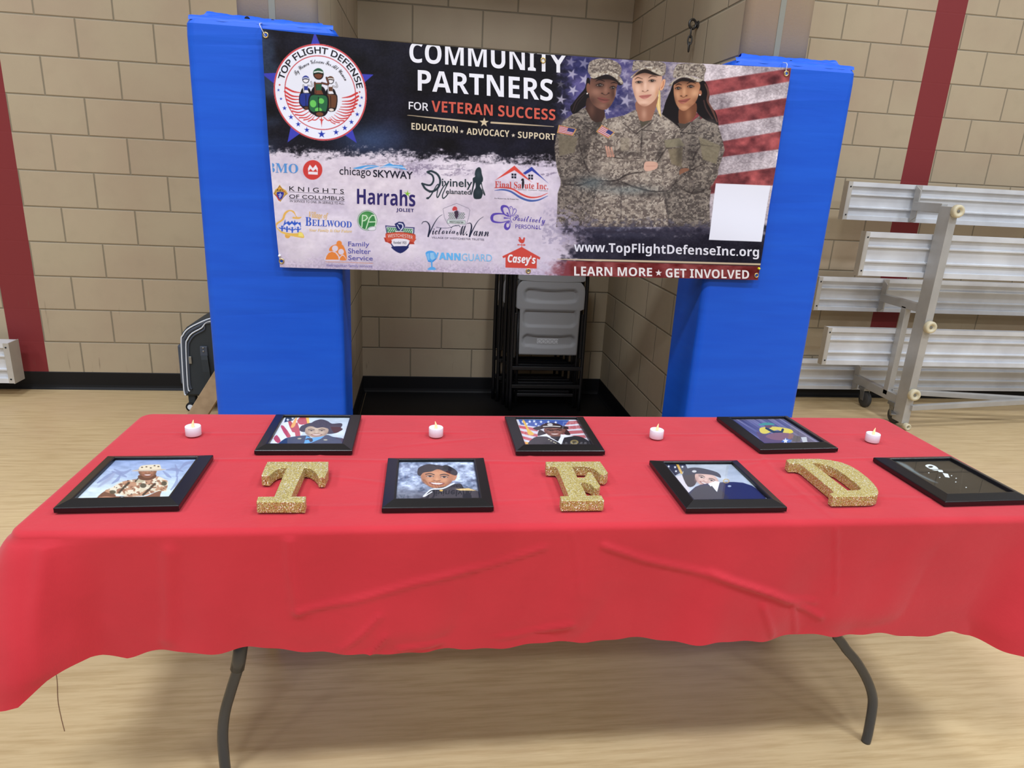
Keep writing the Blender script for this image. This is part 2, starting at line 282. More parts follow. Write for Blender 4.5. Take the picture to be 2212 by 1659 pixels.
MB().tube([tuple(p) for p in smooth_path(off(.010, -.207), 3)], .0042, 8).build('piping', M['piping'], t, True); MB().tube([tuple(p) for p in smooth_path(off(.034, -.209), 3)], .0042, 8).build('piping', M['piping'], t, True)
MB().tube([tuple(p) for p in smooth_path(off(.022, -.205), 3)], .009, 8).build('edge_band', M['case_trim'], t, True); MB().tube([tuple(p) for p in smooth_path(off(.046, -.206), 3)], .006, 8).build('edge_band', M['case_trim'], t, True)
MB().box(-.155, -.118, -.17, .12, .16, .40).build('front_pocket', M['case_trim'], t, bevel=.012)
MB().tube([tuple(p) for p in smooth_path([(-.119, -.185, .155), (-.119, -.185, .38), (-.105, -.185, .405)], 4)], .0035, 8).build('piping', M['piping'], t, True)
for z, h in ((.395, .05), (.13, .045)): MB().box(-.016, .026, -.216, -.205, z-h, z+.012).build('handle_mount', M['case_trim'], t, bevel=.005)
for z in (.398, .378): MB().lathe([(.005, 0), (.005, .003), (.003, .004)], 12, Matrix.Translation((.004, -.216, z)) @ Matrix.Rotation(PI/2, 4, 'X')).build('rivet', M['zinc'], t)
MB().sweep([Vector((-.018, -.003, 0)), Vector((.018, -.003, 0)), Vector((.018, .003, 0)), Vector((-.018, .003, 0))], [(.006, -.216, .352), (.01, -.226, .33), (.016, -.232, .26), (.018, -.226, .17), (.018, -.217, .14)]).build('carry_strap', M['case'], t)
MB().box(-.083, -.066, -.214, -.206, .30, .345).build('zip_pull', M['zinc'], t, bevel=.003)
for y in (-.16, .1):
    MB().box(-.115, -.075, y-.025, y+.025, .045, .1).build('wheel_housing', M['case'], t, bevel=.006)
    w = MB().lathe([(.008, -.012), (.024, -.013), (.027, -.009), (.027, .009), (.024, .013), (.008, .012)], 24, Matrix.Translation((-.105, y-.02, .0275)) @ Matrix.Rotation(PI/2, 4, 'X')).build('wheel', M['black_rubber'], t, True)
    MB().lathe([(.0, .0), (.016, 0), (.018, .002), (.018, .004)], 16, Matrix.Translation((-.105, y-.033, .0275)) @ Matrix.Rotation(PI/2, 4, 'X') @ Matrix.Scale(-1, 4, (0, 0, 1))).build('hub', M['piping'], w)
MB().box(.2, .24, -.15, .1, 0, .1).build('foot', M['black_rubber'], t)
d = Vector((1.434-.815, 0, .985-.0)).normalized(); nrm = Vector((d.z, 0, -d.x))
bb = MB(); a0 = Vector((.800, -.66, .0)); L = .93/d.z
A = [a0, a0+nrm*(.084/max(d.z, .1))*0+Vector((.098, 0, 0))]
bb.add([(.775, -.70, 0), (.885, -.70, 0), (.885, -.60, 0), (.775, -.60, 0), (1.33, -.70, .86), (1.436, -.70, .86), (1.436, -.60, .86), (1.33, -.60, .86)], [(0, 1, 2, 3), (4, 7, 6, 5), (0, 4, 5, 1), (1, 5, 6, 2), (2, 6, 7, 3), (3, 7, 4, 0)])
tag(bb.build('leaning_board', M['board'], bevel=.002), 'tan wooden board leaning on the pier in front of the charcoal suitcase', 'board')
# ---------------------------------------------------------------- bleachers
def plank(x0, x1, yf, z0, z1, parent, name='seat_plank', depth=.045):
    H = z1-z0; q = lambda a: z0+H*a
    prof = [(0, 0), (0, .115), (.024, .125), (.024, .30), (.004, .315), (.004, .345), (.020, .36), (.020, .64), (.004, .655), (.004, .685), (.024, .70), (.024, .875), (0, .885), (0, 1), (depth, 1), (depth, 0)]
    o = MB().sweep([Vector((0, yf+y, q(a))) for y, a in prof], [(x0, 0, 0), (x1, 0, 0)]).build(name, M['alu'], parent)
    MB().box(x0-.004, x0, yf-.002, yf+depth+.002, z0-.002, z1+.002).add(*[[(x0, yf-.003, z0), (x0+.024, yf-.003, z0), (x0+.024, yf-.001, z0), (x0, yf-.001, z0), (x0, yf-.003, z1), (x0+.024, yf-.003, z1), (x0+.024, yf-.001, z1), (x0, yf-.001, z1)], [(0, 1, 5, 4), (1, 2, 6, 5), (4, 5, 6, 7), (0, 3, 2, 1), (0, 4, 7, 3), (3, 7, 6, 2)]]).build('end_cap', M['alu_cap'], o)
    for z in (z0+.03, z1-.03): MB().lathe([(.005, 0), (.005, .002), (.003, .003)], 10, Matrix.Translation((x0+.012, yf-.003, z)) @ Matrix.Rotation(PI/2, 4, 'X')).build('screw', M['screw'], o)
    return o
t = thing('bleacher', 'tipped up aluminium bleacher on casters beside the right blue pad', 'bleacher', (5.19, -.35, 0)); ox, oy = 5.19, -.35
X1 = 7.6
for yf, z0, z1, x0 in ((-.285, 1.27, 1.50, 4.73), (-.545, .955, 1.215, 4.735), (-.165, .665, .888, 4.722), (-.405, .352, .598, 4.70), (-.062, .075, .29, 4.70)): plank(x0-ox, X1-ox, yf-oy, z0, z1, t)
def fr(name, a, b, w, h, up=(1, 0, 0)): return MB().bar((a[0]-ox, a[1]-oy, a[2]), (b[0]-ox, b[1]-oy, b[2]), w, h, up).build(name, M['alu_frame'], t, bevel=.003)
for X in (5.19, 7.35):
    fr('upright', (X, -.602, .035), (X, -.602, 1.385), .10, .05)
    fr('inner_upright', (X, -.430, .16), (X, -.430, .755), .045, .04)
    fr('support_arm', (X, -.31, 1.372), (X, -.56, 1.372), .055, .04); fr('support_arm', (X, -.19, .768), (X, -.575, .768), .052, .04); fr('support_arm', (X, -.085, .164), (X, -.60, .164), .058, .04)
    for y, z0, z1 in ((-.292, 1.275, 1.498), (-.172, .668, .886), (-.069, .078, .288)):
        c = MB().add([(X-.012-ox, y-oy, z0), (X+.03-ox, y-oy, z0), (X+.03-ox, y-.006-oy, z0), (X-.012-ox, y-.006-oy, z0), (X-.012-ox, y-oy, z1), (X+.03-ox, y-oy, z1), (X+.03-ox, y-.006-oy, z1), (X-.012-ox, y-.006-oy, z1), (X-.012-ox, y-.05-oy, z0+.03), (X-.012-ox, y-.05-oy, z1-.03), (X-.006-ox, y-.05-oy, z0+.03), (X-.006-ox, y-.05-oy, z1-.03), (X-.006-ox, y-oy, z0), (X-.006-ox, y-oy, z1)],
                     [(0, 1, 2, 3), (4, 7, 6, 5), (3, 2, 6, 7), (0, 4, 5, 1), (1, 5, 6, 2), (0, 8, 9, 4), (12, 13, 11, 10), (8, 10, 11, 9), (0, 12, 10, 8), (4, 9, 11, 13)]).build('bracket', M['alu_frame'], t)
    for z in (1.362, .672, .236, .022):
        Mx = Matrix.Translation((X+.0-ox, -.652-oy, z)) @ Matrix.Rotation(PI/2, 4, 'X')
        rr = .037 if z > .1 else .022
        w = MB().lathe([(rr*.30, .0), (rr*.30, .004), (rr*.85, .002), (rr, .008), (rr, .030), (rr*.9, .037), (rr*.5, .037), (rr*.45, .028), (rr*.2, .028), (0, .028)], 24, Mx).build('roller', M['cream'], t, True)
        MB().lathe([(rr*.24, .027), (rr*.24, .031), (0, .033)], 12, Mx).build('axle_nut', M['zinc'], w)
    for y in (-.215, -.535):
        MB().box(X-.03-ox, X+.03-ox, y-.02-oy, y+.045-oy, .118, .138).build('caster_plate', M['zinc'], t)
        fk = MB().add(*[[(X+s-ox, y+dy-oy, z) for s in (-.022, -.018) for dy, z in ((-.01, .122), (.04, .122), (.012, .048), (-.016, .048))], [(0, 1, 2, 3), (4, 7, 6, 5), (0, 4, 5, 1), (1, 5, 6, 2), (2, 6, 7, 3), (3, 7, 4, 0)]])
        fk.add(*[[(X+s-ox, y+dy-oy, z) for s in (.018, .022) for dy, z in ((-.01, .122), (.04, .122), (.012, .048), (-.016, .048))], [(0, 1, 2, 3), (4, 7, 6, 5), (0, 4, 5, 1), (1, 5, 6, 2), (2, 6, 7, 3), (3, 7, 4, 0)]]).build('caster_fork', M['zinc'], t)
        MB().lathe([(.012, -.015), (.05, -.016), (.056, -.010), (.056, .010), (.05, .016), (.012, .015)], 28, Matrix.Translation((X-ox, y-.008-oy, .0562)) @ Matrix.Rotation(PI/2, 4, 'Y')).build('caster_wheel', M['tyre'], t, True)
        if y < -.4: MB().bar((X-.05-ox, y-.06-oy, .075), (X+.01-ox, y+.03-oy, .085), .03, .008).build('brake_pedal', M['zinc'], t, bevel=.002)
fr('cross_brace', (5.2, -.45, .19), (7.3, -.66, .15), .03, .035, (0, 0, 1)); fr('cross_brace', (5.2, -.655, .145), (7.3, -.45, .19), .03, .035, (0, 0, 1))
t = thing('bleacher', 'end of another aluminium bleacher at the far left, over the red stripe', 'bleacher', (-1.2, -.15, 0))
o = MB().sweep([Vector((0, -.045-.0+y, .095+.245*a)) for y, a in [(0, 0), (0, .115), (.024, .125), (.024, .30), (.004, .315), (.004, .345), (.020, .36), (.020, .64), (.004, .655), (.004, .685), (.024, .70), (.024, .875), (0, .885), (0, 1), (.1, 1), (.1, 0)]], [(-2.2, 0, 0), (.895, 0, 0)]).build('seat_plank', M['alu'], t)
MB().box(.895, .9, -.048, .058, .093, .342).box(.868, .895, -.048, -.045, .095, .34).build('end_cap', M['alu_cap'], o)
for z in (.12, .315): MB().lathe([(.005, 0), (.005, .002), (.003, .003)], 10, Matrix.Translation((.882, -.048, z)) @ Matrix.Rotation(PI/2, 4, 'X')).build('screw', M['screw'], o)
MB().box(-.2, -.15, -.04, .05, .0, .1).build('upright', M['alu_frame'], t); MB().box(-1.9, -1.85, -.04, .05, .0, .1).build('upright', M['alu_frame'], t)
# ---------------------------------------------------------------- folded chairs in the alcove
def chair_panel(w, h, d, slots, nx=44, nz=52, topround=.08):
    """moulded plastic panel with rounded recessed slots on its near face"""
    v = []; f = []
    for j in range(nz+1):
        for i in range(nx+1):
            u, q = i/nx, j/nz; z = q*h; ww = w*((1-.02*(1-q)) if q > .62 else .90-.04*(1-q))
            e = max(0, (z-(h-topround))/topround); ww = ww*(1-.16*e**3)
            x = (u-.5)*ww; dep = 0
            for (cx, cz, hw, hh) in slots:
                ax = max(abs(x-cx)-hw+.03, 0); az = max(abs(z-cz-(.25*(x-cx)**2))-hh+.03, 0); dist = math.hypot(ax, az)-.03
                if dist < 0: dep = max(dep, min(1, -dist/.005))
            bow = .012*(1-(2*u-1)**2); v.append((x, .0155*dep-.004*(1-abs(2*u-1)**6), z+ (.012*(1-(2*u-1)**2) if q > .97 else 0)))
    n = nx+1; f = [(j*n+i, j*n+i+1, (j+1)*n+i+1, (j+1)*n+i) for j in range(nz) for i in range(nx)]
    b = len(v)
    for j in range(nz+1):
        for i in (0, nx): x, y, z = v[j*n+i]; v.append((x, d, z))
    f += [(j*n, (j+1)*n, b+2*(j+1), b+2*j) for j in range(nz)]+[(j*n+nx, b+2*j+1, b+2*(j+1)+1, (j+1)*n+nx) for j in range(nz)]
    f += [(b+2*j, b+2*j+2, b+2*j+3, b+2*j+1) for j in range(nz)]+[tuple([b+2*nz]+[nz*n+i for i in range(n)]+[b+2*nz+1])[::1], tuple([b]+[i for i in range(n)]+[b+1])[::-1]]
    return MB().add(v, f)
LEAN = .06
def make_chair():
    t = thing('folding_chair', 'frontmost folded chair of the alcove stack, grey seat underside showing', 'chair', (2.886, -.375, .009), 0, 'folded chairs leaning in the alcove'); t.rotation_euler = (-LEAN, 0, 0)
    for s in (-1, 1):
        MB().tube([tuple(p) for p in smooth_path([(s*.222, 0, .0), (s*.226, 0, .45), (s*.222, 0, .90), (s*.20, 0, 1.0), (s*.15, 0, 1.02)], 5)], .0115, 10).build('front_leg', M['black_metal'], t, True)
        MB().tube([(s*.185, .010, .03), (s*.192, .012, .66)], .009, 10).build('rear_leg', M['black_metal'], t, True)
        MB().box(s*.21-.008, s*.21+.008, .0, .018, .34, .62).build('side_rail', M['black_metal'], t, bevel=.002)
    for z in (.158, .275): MB().box(-.222, .222, -.009, .009, z-.012, z+.012).build('crossbar', M['black_metal'], t, bevel=.003)
    MB().box(-.188, .188, .004, .017, .09, .11).build('rear_crossbar', M['black_metal'], t, bevel=.003)
    s = chair_panel(.425, .455, .018, [(0, .365, .165, .038), (0, .225, .165, .050), (0, .085, .165, .036)]).build('seat', M['grey_plastic'], t, True)
    s.location = (0, -.016, .365)
    st = MB().box(-.066, .066, -.0006, .0006, -.016, .016).build('sticker', M['sticker'], s); st.location = (-.005, .0102, .085)
    for i in range(5): MB().tube(ring(.0105, .0105, Matrix.Translation((-.056+i*.0265, .0096, .083)) @ Matrix.Rotation(PI/2, 4, 'X'), 16), .0007, 6, True).build('printed_symbol', M['ink'], s)
    k = MB().sweep([Vector((x, 0, z)) for x, z in [(-.208, 0), (-.195, -.008), (-.1, -.014), (.1, -.014), (.195, -.008), (.208, 0), (.208, .18), (.19, .2), (-.19, .2), (-.208, .18)]], [(0, -.022, 0), (0, -.008, 0)]).build('backrest', M['grey_plastic'], t, bevel=.003); k.location = (0, 0, .83)
    return t
ch = make_chair()
for i, (dx, dy, rz, lab) in enumerate(((-.012, .062, .02, 'second folded chair of the alcove stack, just behind the front one'), (-.030, .120, .03, 'third folded chair of the alcove stack, shifted a little to the left'), (-.062, .178, .04, 'fourth folded chair of the alcove stack, black frame showing at left'), (-.085, .236, .04, 'rearmost folded chair of the alcove stack, nearest the block wall'))):
    c = copy_tree(ch); c.location = (2.886+dx, -.375+dy, .009); c.rotation_euler = (-LEAN, 0, rz*.5); c['label'] = lab
# ---------------------------------------------------------------- folding table
TX0, TX1, TY0, TY1, TZ = 1.326, 3.612, -3.165, -2.485, .742
t = thing('folding_table', 'long folding table with curved grey legs under the red cloth', 'table', ((TX0+TX1)/2, (TY0+TY1)/2, 0)); cx, cy = t.location.x, t.location.y
MB().box(TX0+.012-cx, TX1-.012-cx, TY0+.012-cy, TY1-.012-cy, .70, TZ-.004).build('tabletop', M['table_plastic'], t, bevel=.03, seg=4)
for P, mir in (([(1.72, .70), (1.715, .42), (1.703, .35), (1.697, .322), (1.678, .262), (1.661, .202), (1.651, .132), (1.65, .05), (1.652, 0)], 0), ([(3.15, .70), (3.165, .40), (3.2, .326), (3.252, .268), (3.296, .206), (3.323, .151), (3.332, .103), (3.337, .03), (3.337, 0)], 1)):
    for y in (-3.055, -2.522):
        MB().tube([(p[0]-cx, y-cy, p[1]) for p in smooth_path(P, 4)], .0125, 14).build('leg', M['steel_grey'], t, True)
    SL = P[1:4] if mir == 0 else [P[0], P[1]]; MB().tube([(a-cx, -3.055-cy, b+.003) for a, b in SL], .0158, 14).build('leg_sleeve', M['steel_grey'], t, True)
    x = P[1][0]; MB().tube([(x-cx, -3.055-cy, P[1][1]), (x-cx, -2.522-cy, P[1][1])], .0125, 12).build('leg_crossbar', M['steel_grey'], t, True)
    MB().tube([(x-cx, -2.84-cy, P[1][1]+.0), (2.47-cx+(-.3 if mir == 0 else .3), -2.84-cy, .69)], .009, 10).build('leg_brace', M['steel_grey'], t, True)
# ---------------------------------------------------------------- red tablecloth
def seg_ridge(x, z, P, a, w):
    d = 9
    for (ax, az), (bx, bz) in zip(P, P[1:]):
        ex, ez = bx-ax, bz-az; q = max(0, min(1, ((x-ax)*ex+(z-az)*ez)/(ex*ex+ez*ez))); d = min(d, math.hypot(x-ax-q*ex, z-az-q*ez))
    return a*math.exp(-(d/w)**2)
RIDGES = [([(1.862, .56), (1.973, .584), (2.105, .621), (2.258, .653), (2.373, .694)], .005, .013), ([(2.502, .696), (2.597, .66), (2.748, .622), (2.908, .569), (3.033, .503)], .006, .013), ([(1.852, .752), (1.852, .648), (1.862, .56)], .005, .02), ([(2.427, .763), (2.457, .573)], .0025, .006), ([(3.027, .753), (3.06, .564)], .003, .007),
          ([(1.404, .731), (1.395, .61), (1.394, .481)], .008, .03), ([(2.068, .46), (2.306, .473), (2.447, .503)], .006, .012), ([(2.747, .63), (2.933, .556), (3.014, .541)], .004, .012), ([(1.95, .47), (2.03, .55)], .005, .012), ([(2.0, .45), (2.04, .50)], .005, .010), ([(2.92, .46), (2.88, .54)], .005, .012), ([(2.98, .46), (2.96, .53)], .004, .01), ([(1.62, .70), (1.60, .5)], .006, .03)]
HEMX = [1.25, 1.33, 1.396, 1.45, 1.516, 1.6, 1.759, 1.9, 2.0, 2.206, 2.4, 2.6, 2.725, 2.9, 3.061, 3.2, 3.3, 3.39, 3.47, 3.554, 3.62]
HEMZ = [.385, .425, .467, .474, .457, .470, .474, .462, .455, .442, .452, .456, .455, .450, .449, .440, .432, .437, .420, .405, .40]
def tablecloth():
    r = .035; pts = []
    def arc(cx, cy, a0, n=12):
        for a in np.linspace(a0, a0+PI/2, n): pts.append((cx+r*math.cos(a), cy+r*math.sin(a), math.cos(a), math.sin(a), 1-abs(2*(a-a0)/(PI/2)-1)))
    def side(x0, y0, x1, y1, nx, ny, n):
        for q in np.linspace(0, 1, n)[1:-1]: pts.append((x0+(x1-x0)*q, y0+(y1-y0)*q, nx, ny, 0))
    arc(TX0+r, TY0+r, PI); side(TX0+r, TY0, TX1-r, TY0, 0, -1, 330); arc(TX1-r, TY0+r, 1.5*PI); side(TX1, TY0+r, TX1, TY1-r, 1, 0, 90)
    arc(TX1-r, TY1-r, 0); side(TX1-r, TY1, TX0+r, TY1, 0, 1, 330); arc(TX0+r, TY1-r, PI/2); side(TX0, TY1-r, TX0, TY0+r, -1, 0, 90)
    n = len(pts); ym = (TY0+TY1)/2; v = []; rows = 0
    top = lambda x, y: .0013*math.sin(x*5.1+y*3)+.0010*math.sin(x*11+1.3)*math.sin(y*13)+.0022*math.exp(-((x-2.45-.02*y)/.007)**2)+.0024*math.exp(-((x-3.03-.01*math.sin(y*9))/.007)**2)+.0022*math.exp(-((y+2.83+.012*math.sin(x*3))/.007)**2)+.0020*math.exp(-((x-1.86)/.007)**2)+.0018*math.exp(-((y+2.64+.006*math.sin(x*5))/.007)**2)+.0014*math.exp(-((y+3.05+.02*math.sin(x*4))/.009)**2)+.0016*math.exp(-((y+2.72-.25*(x-2.1))/.008)**2-((x-2.2)/.16)**2)+.0016*math.exp(-((y+2.95+.3*(x-2.0))/.008)**2-((x-1.98)/.1)**2)+.0016*math.exp(-((y+2.9-.5*(x-2.9))/.009)**2-((x-2.98)/.1)**2)
    hr = (TY1-TY0)/2
    spine = lambda x: min(max(x, TX0+hr), TX1-hr)
    for q in np.linspace(0, 1, 88):
        q2 = q
        for (x, y, nx, ny, c) in pts:
            ex, ey = x-nx*.014, y-ny*.014
            px, py = spine(x)*(1-q2)+ex*q2, ym*(1-q2)+ey*q2
            v.append((px, py, TZ+.0020+.85*max(0, top(px, py))*(1-.6*q2**6)))
        rows += 1
    for a in np.linspace(0, PI/2, 6)[1:]:
        for (x, y, nx, ny, c) in pts:
            k = -.014+.016*math.sin(a); v.append((x+nx*k, y+ny*k, TZ+.0025-.014+.014*math.cos(a)))
        rows += 1
    drop = 40
    # distance along the hem from the nearest corner drives the flare of the hanging corners
    C = [(TX0, TY0), (TX1, TY0), (TX1, TY1), (TX0, TY1)]
    for j in range(1, drop+1):
        q = j/drop
        for i, (x, y, nx, ny, c) in enumerate(pts):
            dc = min(math.hypot(x-a, y-b) for a, b in C); cf = math.exp(-(dc/.10)**2)
            front = ny < -.5
            hem = float(np.interp(x, HEMX, HEMZ)) if front else .452+.012*math.sin(x*9+y*14)
            hem -= cf*(.014 if x < 2 else .004)*(1 if front or nx < -.3 or nx > .3 else 1)
            hem += .0035*math.sin(x*31+y*17)+.002*math.sin(x*73)
            z = TZ-.0115+(hem-TZ+.0115)*q
            o = .002+.010*q+.012*q*math.sin(x*7.0+y*6+.6)+.008*q*math.sin(x*17+y*11+q*2)+.0035*q*math.sin(x*41+2*q)
            o += cf*(.115 if x < 2 else .06)*q**(.65 if x < 2 else .9)
            if front: o += sum(seg_ridge(x, z, P, a*1.1, w*.55) for P, a, w in RIDGES)-.012*math.exp(-((z-hem)/.035)**2)*(.5+.5*math.sin(x*6+1))
            o = max(o, .002)
            v.append((x+nx*o-(.010*math.sin(z*30+x*20)*q*.3 if front else 0), y+ny*o, z))
        rows += 1
    f = [(k*n+i, k*n+(i+1) % n, (k+1)*n+(i+1) % n, (k+1)*n+i) for k in range(rows-1) for i in range(n)]
    me = bpy.data.meshes.new('tablecloth'); me.from_pydata(v, [], f); bm = bmesh.new(); bm.from_mesh(me); bmesh.ops.remove_doubles(bm, verts=bm.verts, dist=.0004); bmesh.ops.recalc_face_normals(bm, faces=bm.faces); bm.to_mesh(me); bm.free()
    o = link('tablecloth', me, M['cloth'], None, True); tag(o, 'bright red cloth draped over the long folding table', 'tablecloth')
    return o
tablecloth()
ZT = TZ+.0060
# ---------------------------------------------------------------- gold letters and candles
T_ = [(1.7546, -2.8957), (1.8939, -2.8967), (1.8992, -2.943), (1.8969, -2.9828), (1.8829, -2.9826), (1.878, -2.966), (1.8671, -2.9467), (1.856, -2.934), (1.8442, -2.9286), (1.8409, -3.0765), (1.8715, -3.0768), (1.873, -3.1027), (1.7753, -3.1004), (1.7735, -3.0760), (1.806, -3.0762), (1.8042, -2.9285), (1.795, -2.931), (1.7861, -2.938), (1.780, -2.950), (1.7749, -2.9735), (1.7572, -2.9715), (1.7551, -2.9291)]
F_ = [(2.4153, -2.9005), (2.553, -2.8997), (2.5560, -2.9676), (2.5458, -2.9801), (2.5353, -2.9769), (2.5313, -2.957), (2.5263, -2.9429), (2.517, -2.933), (2.5087, -2.9289), (2.4763, -2.9286), (2.4755, -2.9917), (2.4914, -2.9917), (2.5, -2.980), (2.5068, -2.9606), (2.5157, -2.9639), (2.5196, -3.0376), (2.512, -3.050), (2.5032, -3.0478), (2.4986, -3.0266), (2.4886, -3.0171), (2.4766, -3.0161), (2.4768, -3.0851), (2.5101, -3.0858), (2.5105, -3.1100), (2.4144, -3.1104), (2.416, -3.0870), (2.4355, -3.0865), (2.4373, -2.9437), (2.4354, -2.9302), (2.4127, -2.928)]
D_ = [(3.0641, -2.8875), (3.1423, -2.8874), (3.172, -2.895), (3.1939, -2.9109), (3.205, -2.932), (3.2086, -2.9616), (3.206, -3.005), (3.1995, -3.0362), (3.192, -3.061), (3.1824, -3.0804), (3.172, -3.094), (3.1603, -3.1008), (3.1421, -3.1035), (3.0527, -3.1039), (3.0538, -3.0871), (3.066, -3.083), (3.071, -3.0741), (3.0739, -2.9335), (3.072, -2.922), (3.0661, -2.9163), (3.0461, -2.9163), (3.050, -2.893)]
DI = [(3.1103, -2.9135), (3.130, -2.916), (3.1437, -2.9285), (3.154, -2.952), (3.156, -2.9833), (3.1548, -3.0404), (3.150, -3.061), (3.1405, -3.0699), (3.1097, -3.0711)]
for name, lab, out, hol in (('glitter_letter', 'gold glitter letter T lying between two picture frames on the cloth', T_, []), ('glitter_letter', 'gold glitter letter F lying in the middle of the red cloth', F_, []), ('glitter_letter', 'gold glitter letter D lying near the right end of the cloth', D_, [DI])):
    cx = sum(p[0] for p in out)/len(out); cy = sum(p[1] for p in out)/len(out)
    me = prism([(x-cx, y-cy) for x, y in out], 0, .0255, [[(x-cx, y-cy) for x, y in h] for h in hol])
    o = link(name, me, M['glitter']); o.location = (cx, cy, ZT); b = o.modifiers.new('bevel', 'BEVEL'); b.width = .0012; b.segments = 2; b.limit_method = 'ANGLE'; tag(o, lab, 'letter', 'gold glitter letters')
def candle():
    t = thing('tealight_candle', '', 'candle', group='battery tealights along the back of the table')
    MB().lathe([(.0188, 0), (.0196, .001), (.0196, .0235), (.0188, .0248), (.0165, .0246), (.0125, .0222), (.006, .0212), (0, .021)], 32).build('shell', M['wax'], t, True)
    MB().tube([(0, 0, .021), (0, 0, .024), (.0004, 0, .028), (.001, 0, .033), (.002, 0, .038), (.003, 0, .042)], [.0034, .0042, .0040, .0029, .0015, .0003], 12).build('flame', M['flame'], t, True)
    return t
cn = candle()
for i, (x, y, lab) in enumerate(((1.517, -2.662, 'white tealight candle at the left end, beside the first framed photo'), (2.151, -2.665, 'white tealight candle left of the table centre, behind the smiling soldier photo'), (2.775, -2.677, 'white tealight candle right of the table centre, between two back frames'), (3.424, -2.703, 'white tealight candle at the right end, behind the dark glass frame'))):
    c = cn if i == 0 else copy_tree(cn); c.location = (x, y, ZT); c['label'] = lab; c.rotation_euler = (0, 0, (0, 2.9, .3, .2)[i])
# ---------------------------------------------------------------- printed artwork painter (numpy)
def _h(ix, iy, s):
    n = (ix.astype(np.int64)*374761393 + iy.astype(np.int64)*668265263 + s*974711) & 0x7fffffff
    n = ((n ^ (n >> 13))*1274126177) & 0x7fffffff
    return ((n ^ (n >> 16)) & 0xffff)/65535.0
def vnoise(x, y, s=0):
    ix = np.floor(x); iy = np.floor(y); fx = x-ix; fy = y-iy
    fx = fx*fx*(3-2*fx); fy = fy*fy*(3-2*fy)
    a = _h(ix, iy, s); b = _h(ix+1, iy, s); c = _h(ix, iy+1, s); d = _h(ix+1, iy+1, s)
    return (a*(1-fx)+b*fx)*(1-fy)+(c*(1-fx)+d*fx)*fy
def fbm(x, y, s=0, o=4):
    t = 0; a = .5
    for k in range(o):
        t = t+a*vnoise(x, y, s+k*17); x = x*2.03; y = y*2.03; a *= .5
    return t/(1-.5**o)
def sst(a, b, x):
    t = np.clip((x-a)/(b-a), 0, 1); return t*t*(3-2*t)
def C3(c): return np.array(c, float)/255.0
def spl(pts, closed=True, n=6):
    P = np.array(pts, float)
    if closed: Q = np.vstack([P[-1:], P, P[:2]])
    else: Q = np.vstack([2*P[0]-P[1], P, 2*P[-1]-P[-2]])
    out = []
    for i in range(1, len(Q)-2):
        p0, p1, p2, p3 = Q[i-1:i+3]
        for t in np.arange(n)/n:
            out.append(.5*((2*p1)+(p2-p0)*t+(2*p0-5*p1+4*p2-p3)*t*t+(3*p1-p0-3*p2+p3)*t**3))
    if not closed: out.append(P[-1])
    return np.array(out)
